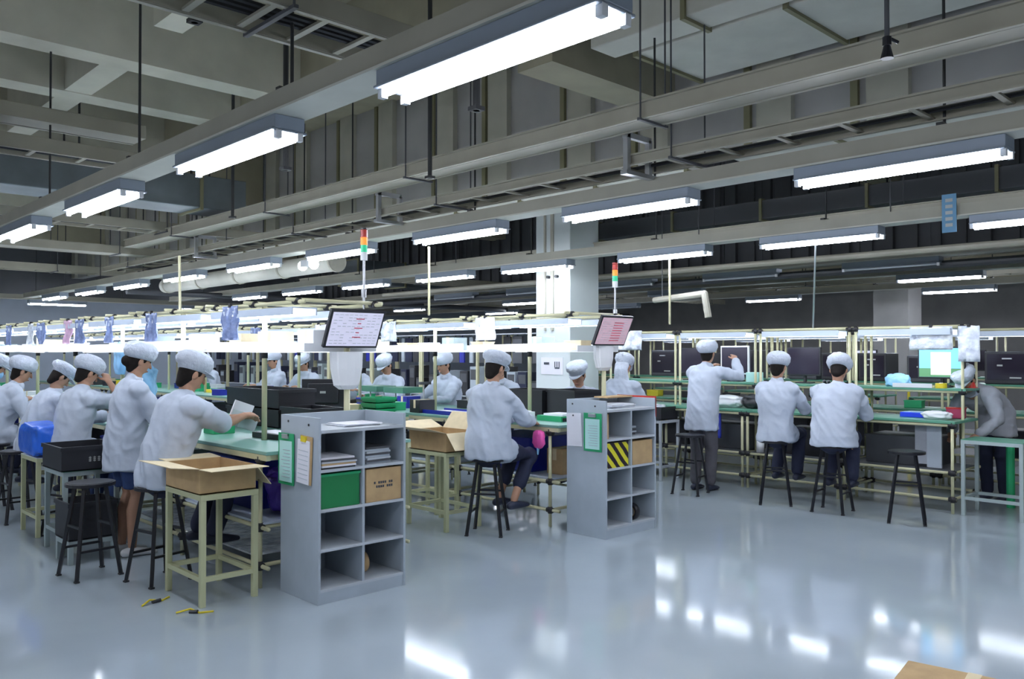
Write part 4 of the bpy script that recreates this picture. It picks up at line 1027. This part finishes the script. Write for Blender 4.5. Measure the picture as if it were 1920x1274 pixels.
def person(label, x, y, rz, pose='sit', lean=.15, side=0, hands=(( -.14,.42,1.05), (.14,.42,1.05)), hp=.5, hy=0, cap='visor', sleeve='long',
           bottom='navy', s=1.0, drop=0, vox=.009, coat='coat', feet=None, wide=1.0, mask=False, seed=0, group=None, shoes='shoed', longhair=False, curl=.5):
    t = thing('person', label, 'person', (x, y, 0), rz, group)
    sit = pose == 'sit'
    zp = (.775 if sit else .955*s)-drop
    P = V((0, 0, zp)); u = V((sin(side), sin(lean)*cos(side), cos(lean)*cos(side))).normalized()
    u0 = (u+V((0,0,1))*.6).normalized()
    Wst = P+u0*.15*s; Ch = Wst+u*.16*s; S = Ch+u*.15*s; N = S+(u+V((0,.15,0))).normalized()*.075*s
    lat = V((cos(side), 0, -sin(side)))
    hd = (u*.5+V((0,.25,.85))).normalized(); Hc = N+hd*.135*s
    HM = Matrix.Rotation(hy, 3, 'Z') @ Matrix.Rotation(-hp, 3, 'X')
    def H(a, b, c): return Hc+HM@V((a*s, b*s, c*s))
    sh = [S+lat*e*.165*s*wide-u*.03 for e in (-1, 1)]
    arms = []
    for e, q, S_ in zip((-1, 1), hands, sh):
        el, wr = ik(S_, V(q), .285*s, .25*s, (e*.55, -.35, -.8)); arms.append((el, wr))
    hips = [P+V((e*.085*s, .03 if sit else 0, -.03)) for e in (-1, 1)]
    if feet is None: feet = ((-.11, .30, .30), (.11, .32, .30)) if sit else ((-.09, 0, .085), (.09, .02, .085))
    legs = []
    for hp_, q in zip(hips, feet):
        kn, an = ik(hp_, V(q), .42*s, .42*s, (0, 1, .35 if sit else 0)); legs.append((kn, an))
    # ---- body: one continuous surface
    b = MB()
    b.loft([P-V((0,0,.05)), P, Wst, Ch, S, N-hd*.01], [(.14*s,.10*s), (.15*s,.11*s), (.12*s,.09*s), (.14*s,.10*s), (.12*s,.07*s), (.052*s,.052*s)], lat)
    b.loft([N-hd*.06, N, Hc-HM@V((0,.005,.05*s))], [(.06*s,.055*s), (.053*s,.053*s), (.052*s,.056*s)], lat)
    ex = HM@V((1,0,0))
    b.loft([H(0,.035,-.118), H(0,.028,-.10), H(0,.016,-.06), H(0,.005,-.01), H(0,0,.03), H(0,-.008,.07), H(0,-.012,.10)],
           [(.024*s,.022*s), (.044*s,.05*s), (.062*s,.075*s), (.072*s,.088*s), (.075*s,.094*s), (.066*s,.085*s), (.035*s,.05*s)], ex, 16)
    b.loft([H(0,.088,.018), H(0,.104,-.012), H(0,.110,-.030)], [(.008*s,.007*s), (.010*s,.010*s), (.015*s,.010*s)], ex, 8)
    b.ball(H(0,.083,-.068), (.022*s,.010*s,.012*s), 8, 6, HM)
    for e in (-1, 1): b.ball(H(e*.076,-.005,-.012), (.011*s,.020*s,.031*s), 10, 8, HM)
    for e, S_, (el, wr) in zip((-1, 1), sh, arms):
        b.loft([S_, S_.lerp(el,.5), el, el.lerp(wr,.35), wr], [(.045*s,.045*s), (.043*s,.043*s), (.036*s,.036*s), (.037*s,.037*s), (.026*s,.024*s)], (1,0,0), 12)
        d = (wr-el).normalized(); dn = (d+V((0,.25,-.15))).normalized()
        sd = V((e*.3, 0, 1)).cross(dn); sd.normalize(); sd = sd if sd.x*e < 0 else -sd   # towards the thumb side
        nn = dn.cross(sd).normalized(); nn = nn if nn.z < 0 else -nn
        pe = wr+dn*.085*s
        b.loft([wr-dn*.01, wr+dn*.03*s, pe], [(.027*s,.021*s), (.036*s,.018*s), (.040*s,.015*s)], sd, 12)
        for k, ln in enumerate((.066, .076, .071, .056)):
            r0 = pe-dn*.008+sd*(.030-.0205*k)*s; d1 = (dn+nn*curl*.5).normalized(); d2 = (dn+nn*curl*1.8).normalized()
            m1 = r0+d1*ln*.55*s; b.loft([r0, m1, m1+d2*ln*.5*s], [(.0095*s,)*2, (.0088*s,)*2, (.0075*s,)*2], sd, 8)
        r0 = wr+dn*.028*s+sd*.025*s; m1 = r0+(dn*.6+sd*.7+nn*.3).normalized()*.04*s
        b.loft([r0, m1, m1+(dn+sd*.15+nn*.4).normalized()*.034*s], [(.013*s,)*2, (.011*s,)*2, (.009*s,)*2], nn, 8)
    for hp_, (kn, an) in zip(hips, legs):
        mid = kn.lerp(an, .3)-(V((0,.02,0)) if not sit else V((0,.01,0)))
        g_ = s if bottom == 'shorts' else s*(.82 if bottom == 'capri' else .78)
        b.loft([hp_, hp_.lerp(kn,.5), kn, mid, an], [(.078*g_,.078*g_), (.068*g_,.068*g_), (.05*g_,.052*g_), (.05*g_,.054*g_), (.032*s,.034*s)], (1,0,0), 14)
        fl = an+V((0,.0,-.045)); b.loft([fl+V((0,-.05,-.005)), fl+V((0,.02,.0)), fl+V((0,.10,-.012)), fl+V((0,.165,-.02))], [(.03*s,.028*s), (.036*s,.035*s), (.042*s,.022*s), (.03*s,.014*s)], (1,0,0), 12)
    add('body', voxel(b, vox*.8, 2), 'skin', t)
    # ---- eyes, mouth, hair
    m = MB()
    for e in (-1, 1): m.ball(H(e*.030,.081,.012), (.013*s,.007*s,.006*s), 8, 6, HM); m.ball(H(e*.030,.086,.032), (.017*s,.005*s,.004*s), 8, 6, HM)
    add('eyes', m, 'eye', t, smooth=True)
    add('mouth', MB().ball(H(0,.092,-.066), (.021*s,.006*s,.006*s), 10, 6, HM), 'lip', t, smooth=True)
    hb = MB().loft([H(0,-.045,-.085), H(0,-.035,-.05), H(0,-.02,0), H(0,-.014,.05)], [(.05*s,.035*s), (.068*s,.055*s), (.080*s,.078*s), (.082*s,.086*s)], ex, 16)
    for e in (-1, 1): hb.ball(H(e*.070,.02,.015), (.012*s,.022*s,.032*s), 8, 6, HM)
    if longhair: hb.ball(H(0,-.09,-.03), (.05*s,.05*s,.05*s), 12, 8)
    add('hair', voxel(hb, .009, 2), 'hair', t)
    if mask: add('face_mask', MB().ball(H(0,.068,-.06), (.055*s,.045*s,.05*s), 14, 10, HM), 'skybag', t, smooth=True)
    # ---- cap
    c = MB(); rings = []; n = 36
    prof = {'visor': ((.018,.087,.107,0), (.045,.093,.113,-.002), (.055,.102,.124,-.008), (.085,.112,.132,-.014), (.12,.106,.122,-.018), (.146,.080,.092,-.018), (.160,.043,.048,-.016), (.163,.015,.02,-.016)),
            'puff': ((.012,.088,.108,-.004), (.03,.106,.124,-.010), (.065,.121,.136,-.015), (.105,.119,.133,-.018), (.138,.099,.110,-.02), (.160,.064,.070,-.018), (.168,.02,.024,-.016)),
            'flat': ((.022,.087,.107,0), (.055,.094,.114,-.002), (.068,.112,.132,-.006), (.10,.118,.138,-.010), (.128,.106,.124,-.012), (.145,.068,.082,-.012), (.15,.02,.03,-.012))}[cap if cap != 'hood' else 'visor']
    for j, (z, ra, rb, oy) in enumerate(prof):
        tilt = -.16 if cap != 'flat' else -.1
        rings.append([c.bm.verts.new(H(ra*cos(2*pi*k/n)*(1+(.05 if j > 1 else .0)*sin(k*2.6+seed+j*.7)), oy+rb*sin(2*pi*k/n)*(1+(.045 if j > 1 else 0)*sin(k*1.9+seed*2+j)), z-tilt*rb*sin(2*pi*k/n)*.6)) for k in range(n)])
    for A, B in zip(rings, rings[1:]):
        for k in range(n): c.bm.faces.new((A[k], A[(k+1)%n], B[(k+1)%n], B[k]))
    c.bm.faces.new(rings[0][::-1]); c.bm.faces.new(rings[-1])
    co = add('cap', c, 'cap', t, smooth=True)
    if cap in ('visor', 'hood', 'flat'):
        v = MB(); A = []; B = []; A2 = []; B2 = []
        for k in range(13):
            a = radians(25+130*k/12); f = sin(pi*k/12)
            p = H(.086*cos(a), .102*sin(a), .026+.25*.1*sin(a)*.6); q = H(.092*cos(a), .102*sin(a)+.065*f, .026+.01-.012*f)
            A.append(v.bm.verts.new(p)); B.append(v.bm.verts.new(q)); up = HM@V((0,0,.007)); A2.append(v.bm.verts.new(p+up)); B2.append(v.bm.verts.new(q+up))
        for k in range(12):
            for X, Y in ((A, B), (B2, A2), (B, B2), (A2, A)): v.bm.faces.new((X[k], X[k+1], Y[k+1], Y[k]))
        add('visor', v, 'cap', co, smooth=True)
    if cap == 'hood':
        hd_ = MB().loft([H(0,-.05,-.0), H(0,-.055,-.07), N-V((0,.03,0)), S+V((0,-.03,-.02))], [(.085*s,.06*s), (.08*s,.055*s), (.085*s,.06*s), (.13*s,.06*s)], lat, 18)
        add('neck_drape', voxel(hd_, .011, 3, .004, seed), 'cap', t)
    # ---- coat
    k_ = wide; c = MB()
    hem = P-V((0,0,.115 if sit else .24*s))
    c.loft([hem, P-V((0,0,.02)), P+u0*.07*s, Wst, Ch, S-u*.04, S+u*.015, N-hd*.035], [(.205*s*k_,.175*s), (.195*s*k_,.168*s), (.188*s*k_,.155*s), (.182*s*k_,.145*s), (.205*s*k_,.148*s), (.200*s*k_,.125*s), (.150*s*k_,.088*s), (.074*s,.070*s)], lat, 22, cap=(False, True))
    for S_ in sh: c.ball(S_-u*.012, (.074*s,.080*s,.074*s), 14, 10)
    if sit:
        for hp_, (kn, an) in zip(hips, legs): c.loft([hp_, hp_.lerp(kn,.35)], [(.115*s,.11*s), (.11*s,.105*s)], (1,0,0), 14, cap=(True, False))
    for S_, (el, wr) in zip(sh, arms):
        if sleeve == 'long': c.loft([S_.lerp(S,.25), S_.lerp(el,.4), el, el.lerp(wr,.5), el.lerp(wr,.93)], [(.078*s,.078*s), (.072*s,.072*s), (.062*s,.062*s), (.056*s,.056*s), (.044*s,.044*s)], (1,0,0), 14)
        elif sleeve == 'mid': c.loft([S_.lerp(S,.25), S_.lerp(el,.4), el, el.lerp(wr,.3)], [(.078*s,.078*s), (.075*s,.075*s), (.07*s,.07*s), (.064*s,.064*s)], (1,0,0), 14)
        else: c.loft([S_.lerp(S,.25), S_.lerp(el,.4), S_.lerp(el,.86)], [(.080*s,.080*s), (.082*s,.082*s), (.078*s,.078*s)], (1,0,0), 14)
    co = add('coat', voxel(c, vox*1.25, 3, .016*s, seed*5.1, (5,5,3.2)), coat, t)
    cl = MB().loft([N-hd*.045*s, N-hd*.002*s], [(.073*s,.07*s), (.062*s,.062*s)], lat, 20, cap=False)
    add('collar', cl, 'cap', co, smooth=True)
    # ---- lower clothing
    l = MB(); l.loft([P-V((0,0,.07)), P+V((0,0,.04))], [(.155*s,.13*s), (.15*s,.125*s)], lat, 18)
    for hp_, (kn, an) in zip(hips, legs):
        if bottom == 'shorts': l.loft([hp_+V((0,0,.02)), hp_.lerp(kn,.85)], [(.100*s,.105*s), (.098*s,.105*s)], (1,0,0), 14, cap=(True, False))
        elif bottom == 'capri': l.loft([hp_, hp_.lerp(kn,.5), kn, kn.lerp(an,.65)], [(.098*s,.098*s), (.088*s,.088*s), (.07*s,.072*s), (.058*s,.06*s)], (1,0,0), 14)
        else: l.loft([hp_, hp_.lerp(kn,.5), kn, kn.lerp(an,.5), kn.lerp(an,.95)], [(.098*s,.098*s), (.088*s,.088*s), (.07*s,.072*s), (.066*s,.066*s), (.06*s,.06*s)], (1,0,0), 14)
    for (kn, an) in legs:
        if bottom != 'shorts': l.ball(kn, (.080*s,.082*s,.080*s))
    bm_ = {'shorts':'jean', 'capri':'navy', 'grey':'trouser', 'navy':'navy', 'jean':'jean'}[bottom]
    add('trousers' if bottom != 'shorts' else 'shorts', voxel(l, vox*1.4, 3, .006, seed), bm_, t)
    for hp_, (kn, an) in zip(hips, legs):
        fl = an+V((0,0,-.045)); f = MB()
        f.loft([fl+V((0,-.055,-.005)), fl+V((0,.0,.0)), fl+V((0,.06,-.008)), fl+V((0,.12,-.016)), fl+V((0,.175,-.022))], [(.034*s,.034*s), (.042*s,.041*s), (.045*s,.034*s), (.046*s,.026*s), (.034*s,.018*s)], (1,0,0), 14)
        add('shoe', f, shoes, t, smooth=True)
    return t
R_ = radians
# left line, seated on stools along its left side (facing +X)
stool('black stool under the seated man beside the open carton at left', 2.30, 5.93, .2)
person('man in short sleeved work coat seated at the near left bench, bare forearms over it', 2.33, 5.93, R_(-88), lean=.30, hands=((-.10,.62,1.10), (.02,.60,1.12)), hp=.42, hy=0, cap='visor', sleeve='short', bottom='navy', s=1.04, vox=.0085, wide=1.12, seed=1)
person('woman standing at the left line in pale coat, denim shorts and white shoes', 2.40, 6.86, R_(-92), 'stand', lean=.12, hands=((-.12,.42,1.08), (.10,.38,1.06)), hp=.35, cap='puff', bottom='shorts', s=.945, vox=.0085, seed=2, shoes='shoe', sleeve='mid', longhair=True)
stool('black stool behind the black crate stand at left', 2.30, 7.95, .3)
person('woman seated at the left line raising one hand to her face', 2.30, 7.95, R_(-78), lean=.24, hands=((-.02,.50,1.04), (.10,.30,1.33)), hp=.5, cap='puff', s=.98, sleeve='mid', seed=3, bottom='jean')
stool('black stool beside the cream stand under the blue bag', 2.15, 8.95, .1)
person('worker with bowed head seated just beyond the woman with the raised hand', 2.28, 8.95, R_(-85), lean=.40, hp=.7, cap='flat', s=.96, seed=4, drop=.02)
stool('black stool fourth along the left line', 2.1, 9.75)
person('worker in pale coat bending far over the left line, fourth from the camera', 2.15, 9.9, R_(-92), lean=.42, hp=.4, cap='puff', s=1.0, seed=5)
stool('black stool fifth along the left line', 2.05, 10.7)
person('masked worker in visor cap looking down at the left edge of the picture', 2.22, 10.9, R_(-90), lean=.25, hp=.5, cap='visor', s=1.0, seed=6, mask=True)
stool('black stool last along the left line', 2.1, 11.9)
person('worker cut off by the left edge of the picture, beyond the masked worker', 2.15, 12.0, R_(-90), lean=.3, hp=.5, cap='puff', s=1.0, seed=7)
# middle line, far side, facing back (-X)
for i, (lab, x, y, rz, kw) in enumerate((
    ('worker in visor cap bent over the middle line, right of the green crates', 6.95, 9.55, 105, dict(lean=.32, hp=.6, cap='visor', hands=((-.2,.5,1.0), (.2,.45,1.0)))),
    ('worker in tall puffed white cap seen side-on at the middle line', 6.95, 8.35, 95, dict(lean=.15, hp=.3, cap='puff', hands=((-.15,.5,1.0), (.15,.5,1.0)))),
    ('worker facing the camera with lowered face behind the green crates', 6.95, 10.5, 130, dict(lean=.25, hp=.5, cap='visor')),
    ('worker half hidden by the white wrapped pole, face bent down', 6.95, 11.8, 110, dict(lean=.3, hp=.5, cap='visor')),
    ('man in draped white hood cap looking left at the far middle line', 6.95, 12.9, 90, dict(lean=.05, hp=.1, cap='hood')),
    ('distant worker with white cap far down the middle line', 6.95, 15.3, 100, dict(lean=.35, hp=.6, cap='puff')))):
    person(lab, x, y, R_(rz), vox=.011, seed=10+i, **kw)
    stool(f'black stool under a worker on the far side of the middle line, {ORD[i]} there', x+.05, y, .2*i)
person('worker mostly hidden behind the seated man at the middle line', 6.95, 7.2, R_(95), lean=.42, hp=.6, cap='puff', vox=.011, seed=20)
stool('black stool of the hidden worker at the middle line', 7.0, 7.15)
person('worker behind the right cabinet in white cap with visor, bowing to the left', 6.97, 6.05, R_(112), lean=.42, hp=.45, cap='flat', seed=21, s=.98, drop=.03)
stool('black stool behind the right cabinet', 7.05, 6.05)
person('dark haired worker in hood cap behind the right cabinet, facing right', 7.55, 6.05, R_(-75), lean=.22, hp=.5, cap='hood', seed=22, s=1.0)
stool('black stool in the aisle behind the right cabinet', 7.5, 6.05)
# man at the near end of the middle line
stool('black stool of the man with bare ankles at the middle line', 4.98, 5.46, .6)
person('man in long sleeved coat and flat cap on a stool at the middle line end', 4.98, 5.46, R_(-84), lean=.12, hands=((-.1,.46,.98), (.12,.48,.96)), hp=.35, cap='flat', s=1.03, vox=.0085, seed=23, bottom='capri', wide=1.12, feet=((-.10,.28,.28), (.12,.22,.28)))
# right line
stool('black stool before the worker standing at the right line', 8.02, 5.40, .2)
person('worker standing at the right line in white coat and dark grey trousers, reaching up', 8.30, 5.42, R_(-82), 'stand', lean=.22, hands=((-.15,.55,1.42), (.22,.42,1.50)), hp=.0, cap='puff', bottom='grey', s=.985, seed=24, coat='coat')
stool('black stool of the left seated worker at the right line', 8.14, 4.42, .5)
person('left seated worker at the right line in pale coat, back to the camera', 8.16, 4.42, R_(-82), lean=.06, hp=.3, cap='puff', seed=25, s=1.0, bottom='navy', hands=((-.1,.42,1.0), (.16,.42,1.0)))
stool('black stool of the stooping worker at the right line', 8.14, 3.80, .1)
person('right seated worker at the right line stooping forward in a pale coat', 8.12, 3.78, R_(-78), lean=.42, hp=.7, cap='puff', seed=26, s=1.03, bottom='navy', wide=1.1, hands=((-.1,.6,.98), (.14,.55,1.0)))
person('worker bending down behind the right end of the right line, dark hair falling forward', 10.0, 2.85, R_(75), 'stand', lean=1.15, hp=.8, cap='flat', seed=27, s=.98, bottom='navy', coat='coatg', hands=((-.15,.55,.75), (.15,.55,.75)), longhair=True)
